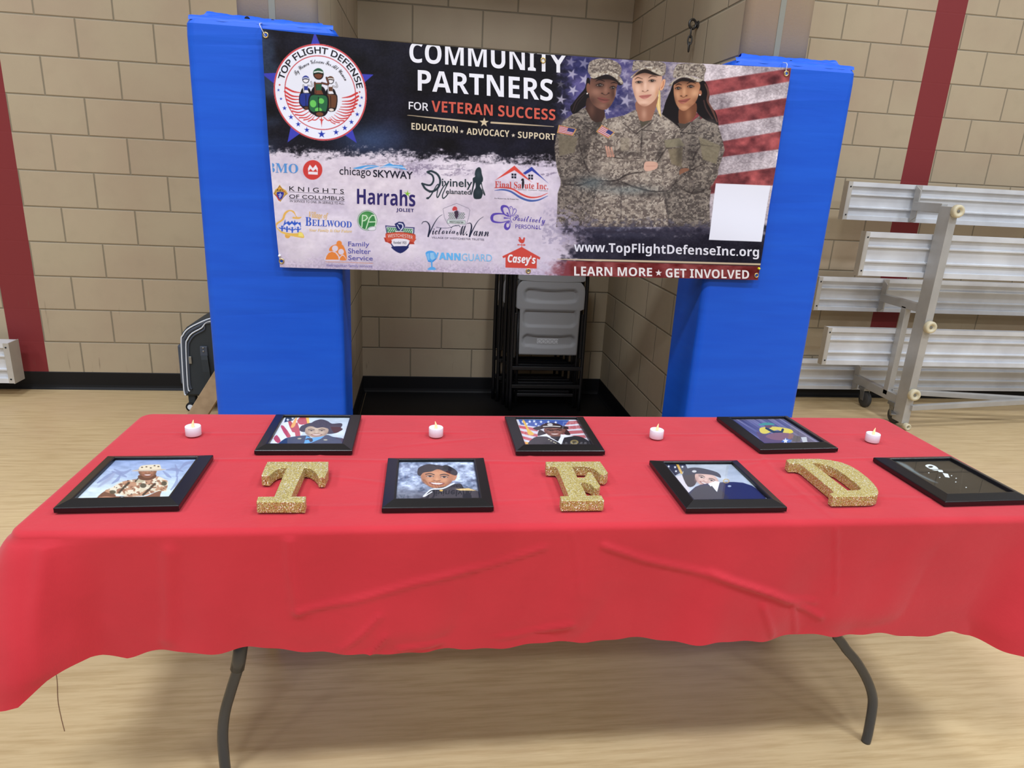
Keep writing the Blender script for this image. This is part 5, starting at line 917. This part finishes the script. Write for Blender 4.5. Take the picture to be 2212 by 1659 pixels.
def paint_mottled(cv):
    k = tr(.24412, 800, 870); s = .24412; X, Y = cv.X, cv.Y
    n = fbm(X/11, Y/6, 8, 4); cv.rgb[:] = C3((150, 164, 190))+((n-.5)*1.5)[..., None]*np.array([.62, .62, .6])
    g = sst(1040, 1078, Y)[..., None]; cv.rgb[:] = cv.rgb*(1-g*.65)+g*.65*C3((52, 54, 62))
    cv.poly(spl(k((420, 620), (430, 575), (520, 545), (620, 560), (680, 555), (760, 600), (765, 635), (740, 650), (600, 600), (450, 640)), True, 4), (18, 20, 28))
    cv.poly(spl(k((720, 640), (765, 640), (755, 680), (725, 690)), True, 3), (180, 122, 88))
    pface(cv, k, s, (590, 672), 150, 85, (178, 118, 82), (226, 170, 128), (112, 66, 46), tilt=.05)
    cv.poly(spl(k((415, 625), (440, 570), (540, 550), (660, 565), (765, 610), (755, 645), (680, 620), (600, 590), (540, 610), (470, 620), (440, 650)), True, 4), (18, 20, 28))
    cv.poly(spl(k((480, 830), (540, 770), (650, 745), (790, 715), (830, 755), (945, 780), (955, 860), (450, 860)), True, 3), (34, 34, 42)); cv.line(k((470, 830), (540, 770), (640, 760), (740, 715)), 3.0, (216, 220, 226))
    cv.poly(k((750, 765), (870, 757), (940, 780), (790, 778)), (220, 190, 130)); q = k((627, 778))[0]; cv.ell(q[0], q[1], 4, 2, (206, 166, 84)); cv.line(k((480, 830), (545, 790)), 2.2, (226, 228, 232))
def paint_hat(cv):
    k = tr(.24412, 800, 870); s = .24412
    cv.rgb[:] = C3((206, 206, 216))
    stripes(cv, k, ((1300, 150), (1460, 150), (1440, 390), (1390, 390)), 1, (206, 206, 216), (0, 0, 0))
    for i in range(5): cv.poly(k((1310+i*16, 200+i*48), (1480, 230+i*50), (1480, 256+i*50), (1322+i*16, 226+i*48)), (190, 92, 100))
    for i in range(5): cv.poly(k((1700-i*4, 170+i*42), (1830+i*22, 160+i*42), (1845+i*22, 186+i*42), (1700, 200+i*42)), (178, 96, 104))
    cv.poly(k((1310, 150), (1760, 155), (1680, 250), (1480, 215), (1330, 195)), (44, 84, 158))
    for x, y in ((1350, 170), (1410, 168), (1450, 165), (1510, 170), (1575, 172), (1640, 176), (1465, 190), (1385, 188), (1540, 195), (1490, 210)): q = k((x, y))[0]; cv.star(q[0], q[1], 3.8, (226, 230, 240))
    cv.poly(spl(k((1345, 160), (1365, 160), (1400, 230), (1450, 280), (1400, 285), (1380, 230)), True, 3), (220, 176, 74)); cv.poly(k((1365, 345), (1435, 360), (1430, 376), (1380, 376)), (224, 170, 70))
    hr = (22, 20, 24)
    cv.poly(spl(k((1500, 240), (1480, 290), (1520, 300), (1560, 280)), True, 3), hr); cv.poly(spl(k((1700, 230), (1720, 280), (1770, 285), (1740, 240)), True, 3), hr)
    pface(cv, k, s, (1632, 255), 98, 45, (112, 74, 64), (164, 118, 104), (70, 44, 40)); cv.line(k((1560, 238), (1600, 248), (1640, 240), (1690, 246)), 1.6, (24, 22, 26))
    cv.poly(k((1595, 290), (1680, 290), (1690, 350), (1640, 340)), (112, 74, 64))
    cv.poly(spl(k((1440, 225), (1520, 205), (1640, 205), (1740, 212), (1745, 235), (1640, 225), (1540, 228), (1480, 245)), True, 4), (22, 22, 26)); cv.poly(spl(k((1515, 208), (1545, 185), (1600, 178), (1665, 190), (1690, 212)), True, 4), (24, 24, 28)); q = k((1590, 195))[0]; cv.ell(q[0], q[1], 6, 3.2, (190, 190, 190)); cv.line(k((1530, 212), (1600, 208), (1680, 212)), 2, (206, 206, 200))
    cv.poly(spl(k((1430, 380), (1435, 320), (1500, 298), (1620, 300), (1700, 300), (1820, 295), (1900, 320), (1925, 380)), True, 3), (34, 35, 40))
    cv.poly(k((1480, 298), (1560, 275), (1600, 310), (1660, 345), (1690, 290), (1680, 280), (1800, 296), (1715, 310), (1690, 372), (1660, 350), (1560, 300)), (226, 228, 236))
    q = k((1805, 350))[0]; cv.ell(q[0], q[1], 9, 5, (160, 140, 84), .8); cv.ell(q[0], q[1], 5, 3, (60, 56, 44), .8)
    for x, y in ((1580, 325), (1600, 338), (1625, 350), (1640, 358)): q = k((x, y))[0]; cv.ell(q[0], q[1], 2.2, .9, (206, 200, 170))
def paint_dress(cv):
    k = tr(.39421, 1340, 870); s = .39421; X, Y = cv.X, cv.Y
    cv.rgb[:] = C3((176, 186, 198))+((fbm(X/30, Y/12, 9, 3)-.5)*.2)[..., None]
    cv.poly(k((245, 335), (355, 335), (370, 365), (300, 400)), (28, 34, 62))
    for x, y in ((265, 350), (300, 354), (305, 376), (340, 352)): q = k((x, y))[0]; cv.star(q[0], q[1], 3.4, (226, 228, 236))
    cv.line(k((312, 338), (335, 385)), 5, (200, 160, 70)); cv.poly(k((300, 405), (345, 395), (390, 500), (380, 520)), (206, 200, 206))
    cv.poly(spl(k((345, 385), (360, 365), (430, 358), (520, 380), (545, 410), (520, 400), (420, 385), (350, 392)), True, 4), (24, 28, 48)); 
    cv.poly(spl(k((340, 400), (350, 392), (420, 392), (410, 450), (370, 460)), True, 3), (44, 32, 32))
    pface(cv, k, s, (470, 425), 68, 36, (196, 160, 146), (228, 200, 188), (140, 100, 92), tilt=.3)
    cv.poly(spl(k((345, 388), (365, 362), (430, 357), (530, 382), (550, 412), (500, 396), (420, 390), (360, 398)), True, 4), (24, 28, 48)); q = k((405, 377))[0]; cv.ell(q[0], q[1], 5, 2.6, (190, 190, 190))
    cv.poly(spl(k((370, 545), (390, 480), (440, 450), (520, 440), (620, 435), (720, 455), (800, 545)), True, 2), (30, 30, 66)); cv.poly(spl(k((380, 545), (400, 480), (450, 455), (540, 470), (590, 545)), True, 3), (40, 38, 48))
    cv.poly(k((480, 445), (520, 430), (545, 435), (530, 490), (500, 465)), (230, 232, 238)); cv.line(k((500, 460), (525, 490)), 2.6, (30, 30, 36))
    q = k((580, 430))[0]; cv.ell(q[0], q[1], 6, 4, (190, 160, 90), 1, ring=1.4); q = k((598, 458))[0]; cv.ell(q[0], q[1], 4, 2, (160, 170, 190))
def paint_couch(cv):
    k = tr(.39421, 1340, 870); X, Y = cv.X, cv.Y
    cv.rgb[:] = C3((96, 94, 126))+((vnoise((X-Y*1.6)/2.6, Y/60, 4)-.5)*.3)[..., None]
    g = sst(1400+190, 1400+300, X+Y*.0-(Y-905)*1.3)[..., None]; cv.rgb[:] = cv.rgb*(1-g*.25)+g*.25*C3((150, 150, 168))
    cv.poly(spl(k((745, 160), (780, 170), (870, 180), (940, 175), (920, 220), (790, 222)), True, 3), (98, 78, 92))
    cv.poly(spl(k((762, 145), (780, 135), (850, 132), (930, 145), (945, 165), (900, 168), (860, 150), (800, 170), (770, 165)), True, 4), (222, 204, 62))
    cv.line(k((800, 140), (840, 160), (880, 162), (890, 148)), 5, (40, 56, 44)); q = k((812, 128))[0]; cv.ell(q[0], q[1], 8, 4.6, (112, 76, 66)); cv.poly(spl(k((755, 122), (790, 110), (830, 112), (845, 122), (790, 124)), True, 3), (76, 150, 130))
    cv.poly(spl(k((795, 185), (850, 165), (945, 172), (930, 200), (850, 205)), True, 3), (134, 96, 96)); cv.poly(k((880, 215), (905, 195), (940, 205), (930, 222)), (70, 108, 180)); cv.star(*k((905, 210))[0], 7, (226, 228, 236))
    cv.poly(k((990, 190), (1020, 188), (1025, 215), (1000, 218)), (190, 196, 204)); cv.poly(k((950, 180), (990, 185), (985, 215), (940, 215)), (86, 84, 90))
def paint_dark(cv):
    k = tr(.39421, 1340, 870); X, Y = cv.X, cv.Y
    cv.rgb[:] = C3((22, 22, 22))+((fbm(X/40, Y/20, 9, 3)-.5)*.06)[..., None]
    w = (226, 236, 236)
    cv.poly(spl(k((1670, 345), (1695, 338), (1730, 350), (1745, 370), (1720, 372), (1690, 360)), True, 3), w); q = k((1700, 352))[0]; cv.ell(q[0], q[1], 5, 2, (30, 30, 30)); cv.poly(k((1735, 365), (1765, 370), (1770, 382), (1745, 380)), w); cv.poly(k((1765, 385), (1795, 390), (1805, 412), (1780, 408)), w)
    for x, y in ((1690, 385), (1750, 410), (1838, 435), (1895, 465), (1840, 415), (1815, 400)): q = k((x, y))[0]; cv.ell(q[0], q[1], 1.5, 1, w)
    cv.poly(spl(k((1510, 322), (1570, 340), (1640, 390), (1740, 440), (1690, 425), (1600, 380)), True, 3), (120, 140, 146), .8, 4); cv.line(k((1640, 365), (1880, 368)), 1, (60, 56, 50)); cv.line(k((1880, 360), (1862, 490)), 1, (60, 56, 50))  # glass reflections of bleacher and block wall painted into the print
# ---------------------------------------------------------------- framed photographs on the table
HT = np.array([[390.6901444272737, 210.79835036337874, 150.54409889773618], [30.50216063101651, 83.14890770951395, 580.6582517519672], [0.03168110811177952, 0.22983163208090476, 1.0]])
HB = np.array([[601.0020447829095, -94.44014008089337, -267.36256246034185], [46.92173880252596, -618.0760858619202, 1137.850170779036], [0.048735323958785576, -0.11045108382074763, 1.0]])
def hmap(H, a, b):
    w = H[2, 0]*a+H[2, 1]*b+H[2, 2]; return (H[0, 0]*a+H[0, 1]*b+H[0, 2])/w, (H[1, 0]*a+H[1, 1]*b+H[1, 2])/w
def print_mesh(name, x, y, z, rgb, keep=None):
    """grid of points with one printed colour per point"""
    h, w = x.shape; me = bpy.data.meshes.new(name); i = np.arange(h*w).reshape(h, w)
    q = np.stack([i[:-1, :-1], i[:-1, 1:], i[1:, 1:], i[1:, :-1]], -1).reshape(-1, 4)
    if keep is not None: q = q[keep.reshape(-1)]
    me.vertices.add(h*w); me.vertices.foreach_set('co', np.stack([x, y, z], -1).reshape(-1).astype(np.float32))
    me.loops.add(q.size); me.loops.foreach_set('vertex_index', q.reshape(-1).astype(np.int32)); me.polygons.add(len(q)); me.polygons.foreach_set('loop_start', np.arange(0, q.size, 4, dtype=np.int32)); me.polygons.foreach_set('loop_total', np.full(len(q), 4, np.int32))
    me.update(calc_edges=True); me.validate()
    a = me.color_attributes.new('print', 'BYTE_COLOR', 'POINT'); c = np.ones((h*w, 4), np.float32); c[:, :3] = np.clip(rgb, 0, 1).reshape(-1, 3)
    a.data.foreach_set('color_srgb', c.reshape(-1)); return me
FW, FH, OX, OY = .238, .262, .092, .104
def picture(cx, cy, rz, painter, label):
    t = thing('picture_frame', label, 'picture frame', (cx, cy, ZT), rz, 'black framed photographs on the table')
    pr = [(0, 0), (0, .0105), (.0012, .0118), (.024, .0196), (.0270, .0196), (.0282, .0184), (.0290, .0125), (.0290, .0095), (.006, 0)]
    ring_ = []
    for sx, sy in ((-1, -1), (1, -1), (1, 1), (-1, 1)): ring_.append([(sx*(FW/2-d), sy*(FH/2-d), z) for d, z in pr])
    v = [p for r in ring_ for p in r]; n = len(pr); f = [(k*n+i, ((k+1) % 4)*n+i, ((k+1) % 4)*n+(i+1) % n, k*n+(i+1) % n) for k in range(4) for i in range(n)]
    MB().add(v, f).build('moulding', M['frame'], t, bevel=.0006)
    MB().box(-FW/2+.02, FW/2-.02, -FH/2+.02, FH/2-.02, .003, .0115).build('backing_board', M['backing'], t)
    nx, ny = 210, 230; u, w = np.meshgrid(np.linspace(-OX, OX, nx), np.linspace(-OY, OY, ny)); c, s = math.cos(rz), math.sin(rz)
    X, Y = hmap(HT, cx+u*c-w*s, cy+u*s+w*c); cv = Canvas(X, Y); painter(cv)
    link('photo_print', print_mesh('photo_print', u, w, np.full_like(u, .0125), cv.rgb), M['photo'], t)
    link('glass_pane', MB().box(-OX, OX, -OY, OY, .0130, .0142).build('x', M['glass']).data, [], t); bpy.data.objects.remove(bpy.data.objects['x'])
picture(1.496, -2.957, .02, paint_desert, 'black picture frame at the front left, soldier in a brimmed hat')
picture(1.820, -2.665, .0, paint_flagblue, 'black picture frame at the back left, smiling portrait with flag stripes')
picture(2.149, -2.975, .0, paint_mottled, 'black picture frame front centre, portrait on a mottled blue grey backdrop')
picture(2.474, -2.670, .0, paint_hat, 'black picture frame back centre, portrait in a black brimmed hat')
picture(2.813, -2.994, .0, paint_dress, 'black picture frame right of the letter F, portrait in a dark dress uniform')
picture(3.142, -2.657, .05, paint_couch, 'black picture frame back right, person in a yellow top')
picture(3.452, -2.975, .03, paint_dark, 'black picture frame at the front right end holding a nearly black picture')
# ---------------------------------------------------------------- hanging banner
BY = -1.76; BX, BZ = 2.52, 1.47
def rip(x, z): return .0035*np.sin(x*6.1+z*1.7)+.0022*np.sin(x*15+1.1+z*4)*(.4+.6*np.sin(z*5))+.0016*np.sin(z*21+x*3)
banner = thing('banner', 'printed vinyl banner of sponsors and three soldiers, tied across the blue pads', 'banner', (BX, BY, BZ))
NU, NV = 1270, 540
q, r_ = np.meshgrid(np.linspace(0, 1, NU), np.linspace(0, 1, NV))            # r_ = 0 at the foot
x = (1.578*(1-q)+3.475*q)*(1-r_)+(1.556*(1-q)+3.474*q)*r_; z = (1.065*(1-q)+1.077*q)*(1-r_)+(1.872*(1-q)+1.876*q)*r_
z = z-.0135*4*q*(1-q)*(.25+.75*r_); x = x-.006*np.sin(PI*r_)*(1-q)**6
PX, PY = hmap(HB, x, z); cv = Canvas(PX, PY); paint_banner(cv)
hem = np.minimum(q, 1-q)*1.9
HOLES = [(1.568, 1.853), (2.530, 1.839), (3.457, 1.855), (1.585, 1.088), (2.519, 1.083), (3.465, 1.096)]
keep = np.ones((NV-1, NU-1), bool); xm, zm = x[:-1, :-1]+.0007, z[:-1, :-1]+.0007
for hx, hz in HOLES: keep &= (xm-hx)**2+(zm-hz)**2 > .0052**2
me = print_mesh('sheet', x-BX, rip(x, z), z-BZ, cv.rgb, keep); sheet = link('sheet', me, M['banner'], banner, True)
for hx, hz in HOLES:
    o = MB().tube([Vector((.0078*math.cos(a), 0, .0078*math.sin(a))) for a in np.linspace(0, 2*PI, 25)[:-1]], .0027, 8, True).build('grommet', M['brass'], banner, True); o.location = (hx-BX, float(rip(hx, hz))-.0012, hz-BZ)
for (ax, az), (bx, bz), yb in (((1.568, 1.853), (1.551, 1.888), -1.728), ((3.457, 1.855), (3.455, 1.892), -1.728)):
    P = smooth_path([(ax-BX, -.004, az-BZ-.004), (ax-BX-.004, -.006, az-BZ+.004), (bx-BX, -.004, bz-BZ-.004), (bx-BX, yb-BY, bz-BZ+.006)], 4); MB().tube([tuple(p) for p in P], .0014, 6).build('cable_tie', M['tie'], banner, True)
M['pin_white'] = mat('white_pin', (230, 230, 236), .4); M['pin_yellow'] = mat('yellow_pin', (214, 206, 40), .4)
for (hx, hz), mm in (((1.579, 1.108), 'pin_white'), ((3.470, 1.124), 'pin_yellow')):
    MB().lathe([(.0035, 0), (.0055, .002), (.003, .005), (.0045, .009), (.0, .011)], 14, Matrix.Translation((hx-BX, -.001, hz-BZ)) @ Matrix.Rotation(PI/2, 4, 'X')).build('push_pin', M[mm], banner, True)
# ---- lettering: flat glyphs laid on the sheet
HBI = np.linalg.inv(HB); FD = os.path.join(bpy.utils.resource_path('LOCAL'), 'datafiles', 'fonts')
def font(fn):
    try: return bpy.data.fonts.load(os.path.join(FD, fn))
    except Exception: return None
F_MATH, F_SANS = font('NotoSansMath-Regular.woff2'), font('Inter.woff2')
ALPH = {'sb': (0x1D5D4, 0x1D5EE, 0x1D7EC), 'serif': (0x1D400, 0x1D41A, 0x1D7CE), 'script': (0x1D4D0, 0x1D4EA, None), 'ital': (0x1D468, 0x1D482, None), 'sbi': (0x1D63C, 0x1D656, None)}
def body(t, st):
    if st not in ALPH or F_MATH is None: return t
    U, L, Dg = ALPH[st]; o = ''
    for ch in t: o += chr(U+ord(ch)-65) if 'A' <= ch <= 'Z' else chr(L+ord(ch)-97) if 'a' <= ch <= 'z' else chr(Dg+ord(ch)-48) if ch.isdigit() and Dg else ch
    return o
def glyphs(t, st, shear=0, bold=0):
    c = bpy.data.curves.new('lettering', 'FONT'); c.body = body(t, st); c.resolution_u = 4; c.shear = shear; c.offset = bold
    f = F_MATH if st in ALPH or st == 'open' else F_SANS if st == 'inter' else None
    if f: c.font = f
    o = bpy.data.objects.new('lettering', c); COL.objects.link(o); bpy.context.view_layer.update()
    me = bpy.data.meshes.new_from_object(o.evaluated_get(bpy.context.evaluated_depsgraph_get())); bpy.data.objects.remove(o); bpy.data.curves.remove(c)
    v = np.array([p.co[:2] for p in me.vertices]); f = [tuple(p.vertices) for p in me.polygons]; bpy.data.meshes.remove(me)
    if len(v) == 0: return np.zeros((0, 2)), []
    lo, hi = v.min(0), v.max(0); return (v-lo)/np.maximum(hi-lo, 1e-6), f
class Sheet:
    """each line of lettering becomes one flat print of its own"""
    def __init__(s, name): s.name = name
    def add(s, P, f, col):
        a = np.array([P[:, 0], P[:, 1], np.ones(len(P))]); w = HBI @ a; X, Z = w[0]/w[2], w[1]/w[2]
        qq = (X-1.556)/1.918; X = np.clip(X, 1.5565+.022*np.clip((1.872-Z)/.8, 0, 1)+.0005, 3.474); Z = np.minimum(Z, 1.8705+.004*qq-.0135*4*qq*(1-qq))
        me = bpy.data.meshes.new(s.name); me.from_pydata([(float(x-BX), float(rip(x, z)-.0007), float(z-BZ)) for x, z in zip(X, Z)], [], f)
        key = 'print_ink_%d_%d_%d' % col; bm = bmesh.new(); bm.from_mesh(me); bm.normal_update()
        for fc in bm.faces:
            if fc.normal.y > 0: fc.normal_flip()          # glyph faces look towards the room
        bm.to_mesh(me); bm.free(); link(s.name, me, bpy.data.materials.get(key) or mat(key, col, .45, spec=.3), banner)
    def line(s, t, st, col, quad, k=.16271, ox=570, oy=330, shear=0, bold=0, arc=None):
        uv, f = glyphs(t, st, shear, bold)
        if not f: return
        xl, tl, bl, xr, t2, b2 = quad; u, w = uv[:, 0], uv[:, 1]
        X = xl+(xr-xl)*u; Y = (bl+(tl-bl)*w)*(1-u)+(b2+(t2-b2)*w)*u
        if arc: Y = Y-arc*4*u*(1-u)
        s.add(np.stack([X*k+ox, Y*k+oy], 1), f, col)
    def round(s, t, st, col, a0, a1, r0, r1, bold=0):
        uv, f = glyphs(t, st, 0, bold); an = np.radians(a0+(a1-a0)*uv[:, 0]); r = r0+(r1-r0)*uv[:, 1]; a, b = r*np.cos(an), -r*np.sin(an)
        s.add(np.stack([691.5+a*100.3+b*4.2, 199+a*4.2+b*104.4], 1), f, col)
h = Sheet('headline_lettering'); A = dict(k=.18083, ox=840, oy=60); wt = (232, 234, 242)
h.line('COMMUNITY', 'sb', wt, (245, 158, 412, 2115, 290, 545), **A); h.line('PARTNERS', 'sb', wt, (345, 500, 752, 1958, 615, 878), **A); h.line('FOR', 'open', (226, 228, 236), (237, 880, 973, 472, 898, 995), bold=.012, **A)
h.line('VETERAN SUCCESS', 'sb', (206, 92, 76), (510, 868, 1003, 1988, 975, 1108), **A); cr = (216, 204, 176)
h.line('EDUCATION', 'sb', cr, (270, 1133, 1215, 822, 1178, 1258), **A); h.line('ADVOCACY', 'sb', cr, (928, 1197, 1275, 1438, 1227, 1308), **A); h.line('SUPPORT', 'sb', cr, (1540, 1238, 1316, 1985, 1266, 1341), **A)
B6 = dict(k=.2351, ox=1180, oy=340)
h.line('www.TopFlightDefenseInc.org', 'sb', (228, 230, 240), (255, 774, 892, 1950, 822, 936), **B6); h.line('LEARN MORE', 'sb', (234, 230, 228), (255, 1000, 1086, 975, 1016, 1094), **B6); h.line('GET INVOLVED', 'sb', (234, 230, 228), (1100, 1021, 1104, 1862, 1036, 1116), **B6)
e = Sheet('emblem_lettering'); e.round('TOP FLIGHT DEFENSE', 'open', (24, 22, 34), 164, 8, .80, .94, bold=.012); e.round('By Women Veterans For All Women', 'script', (30, 28, 40), 147, 25, .555, .685)
p = Sheet('sponsor_lettering'); nv = (24, 26, 48)
p.line('BMO', 'serif', (86, 150, 216), (40, 128, 262, 455, 150, 273)); p.line('chicago', 'none', (24, 28, 44), (1003, 180, 325, 1420, 200, 343)); p.line('SKYWAY', 'none', (24, 28, 46), (1450, 224, 322, 1980, 250, 352), bold=.018)
p.line('K N I G H T S', 'none', (22, 22, 34), (338, 443, 506, 1060, 485, 546)); p.line('OF COLUMBUS', 'none', (22, 22, 34), (338, 552, 602, 1066, 585, 634)); p.line('IN SERVICE TO ONE. IN SERVICE TO ALL.', 'open', (30, 30, 44), (345, 622, 652, 1068, 658, 690)); p.line('K of C', 'sb', (40, 34, 30), (180, 480, 505, 258, 484, 508))
p.line('Harrahs', 'sb', (46, 38, 106), (1235, 465, 680, 2010, 500, 716)); p.line('JOLIET', 'sb', (46, 38, 106), (1757, 735, 790, 1990, 744, 802))
p.line('Village of', 'ital', (226, 182, 92), (600, 778, 880, 852, 800, 895)); p.line('B', 'serif', (52, 90, 192), (552, 852, 965, 632, 858, 972)); p.line('ELLWOOD', 'serif', (52, 90, 192), (640, 884, 970, 1165, 912, 996)); p.line('Your Family Is Our Future', 'ital', (230, 196, 116), (605, 1005, 1052, 1168, 1022, 1072))
p.line('WESTCHESTER', 'open', (238, 226, 220), (1645, 1088, 1130, 1975, 1105, 1148), arc=18); p.line('founded 1925', 'none', (40, 44, 70), (1720, 1170, 1206, 1893, 1178, 1213), shear=.2)
sv = (98, 96, 172); p.line('Family', 'none', sv, (1118, 1178, 1262, 1400, 1184, 1264), bold=.008); p.line('Shelter', 'none', sv, (1118, 1268, 1335, 1418, 1276, 1346), bold=.008); p.line('Service', 'none', sv, (1120, 1362, 1425, 1445, 1372, 1433), bold=.008); p.line('metropolitan family services', 'open', (128, 122, 188), (828, 1474, 1520, 1440, 1490, 1533))
Q = dict(k=.16277, ox=890, oy=330); gk = (44, 58, 66)
p.line('ivinely', 'none', gk, (395, 336, 478, 800, 352, 492), bold=.012, **Q); p.line('elanated', 'none', gk, (450, 480, 546, 778, 490, 555), bold=.012, **Q)
p.line('Final Sa', 'serif', (200, 74, 70), (1098, 374, 464, 1450, 388, 474), **Q); p.line('ute Inc.', 'serif', (200, 74, 70), (1490, 392, 474, 1805, 402, 488), **Q); p.line('Awareness  Assistance  Aspiration', 'serif', (110, 104, 112), (1395, 479, 495, 1800, 497, 513), **Q); p.line('For Women Vets, By Women Vets', 'serif', (60, 56, 64), (1092, 596, 613, 1412, 610, 628), **Q)
p.line('WESTCHESTER', 'sb', (40, 54, 58), (497, 904, 926, 683, 914, 936), **Q); ik = (34, 40, 62)
p.line('ictoria', 'script', ik, (268, 985, 1085, 575, 1010, 1072), **Q); p.line('M.', 'script', ik, (590, 960, 1095, 735, 970, 1100), **Q); p.line('ann', 'script', ik, (815, 1035, 1100, 1020, 1045, 1110), **Q); p.line('VILLAGE OF WESTCHESTER TRUSTEE', 'none', (84, 82, 104), (262, 1112, 1136, 958, 1140, 1166), **Q)
pu = (92, 76, 172); p.line('Positively', 'script', pu, (1335, 815, 935, 1768, 850, 975), **Q); p.line('PERSONAL', 'open', pu, (1370, 948, 1002, 1712, 962, 1016), bold=.006, **Q)
p.line('V', 'sb', (104, 182, 240), (285, 1320, 1412, 355, 1324, 1415), bold=.02, **Q); p.line('ANN', 'sb', (104, 186, 242), (358, 1322, 1416, 645, 1334, 1428), bold=.02, **Q); p.line('GUARD', 'none', (130, 196, 240), (660, 1334, 1432, 1060, 1348, 1442), **Q)
p.line("Casey's", 'sbi', (240, 236, 238), (1268, 1345, 1484, 1640, 1368, 1506), bold=.012, **Q)
# ---------------------------------------------------------------- a stray thread on the floor
P = [(1.05, -2.60), (1.056, -2.62), (1.089, -2.677), (1.129, -2.757), (1.165, -2.818), (1.198, -2.87)]
o = MB().tube([(x-1.13, y+2.75, .0011) for x, y in smooth_path(P, 5)], .0009, 5).build('loose_thread', mat('brown_thread', (120, 84, 58), .8)); o.location = (1.13, -2.75, 0)
tag(o, 'thin brown thread lying on the floor below the left corner of the tablecloth', 'thread')
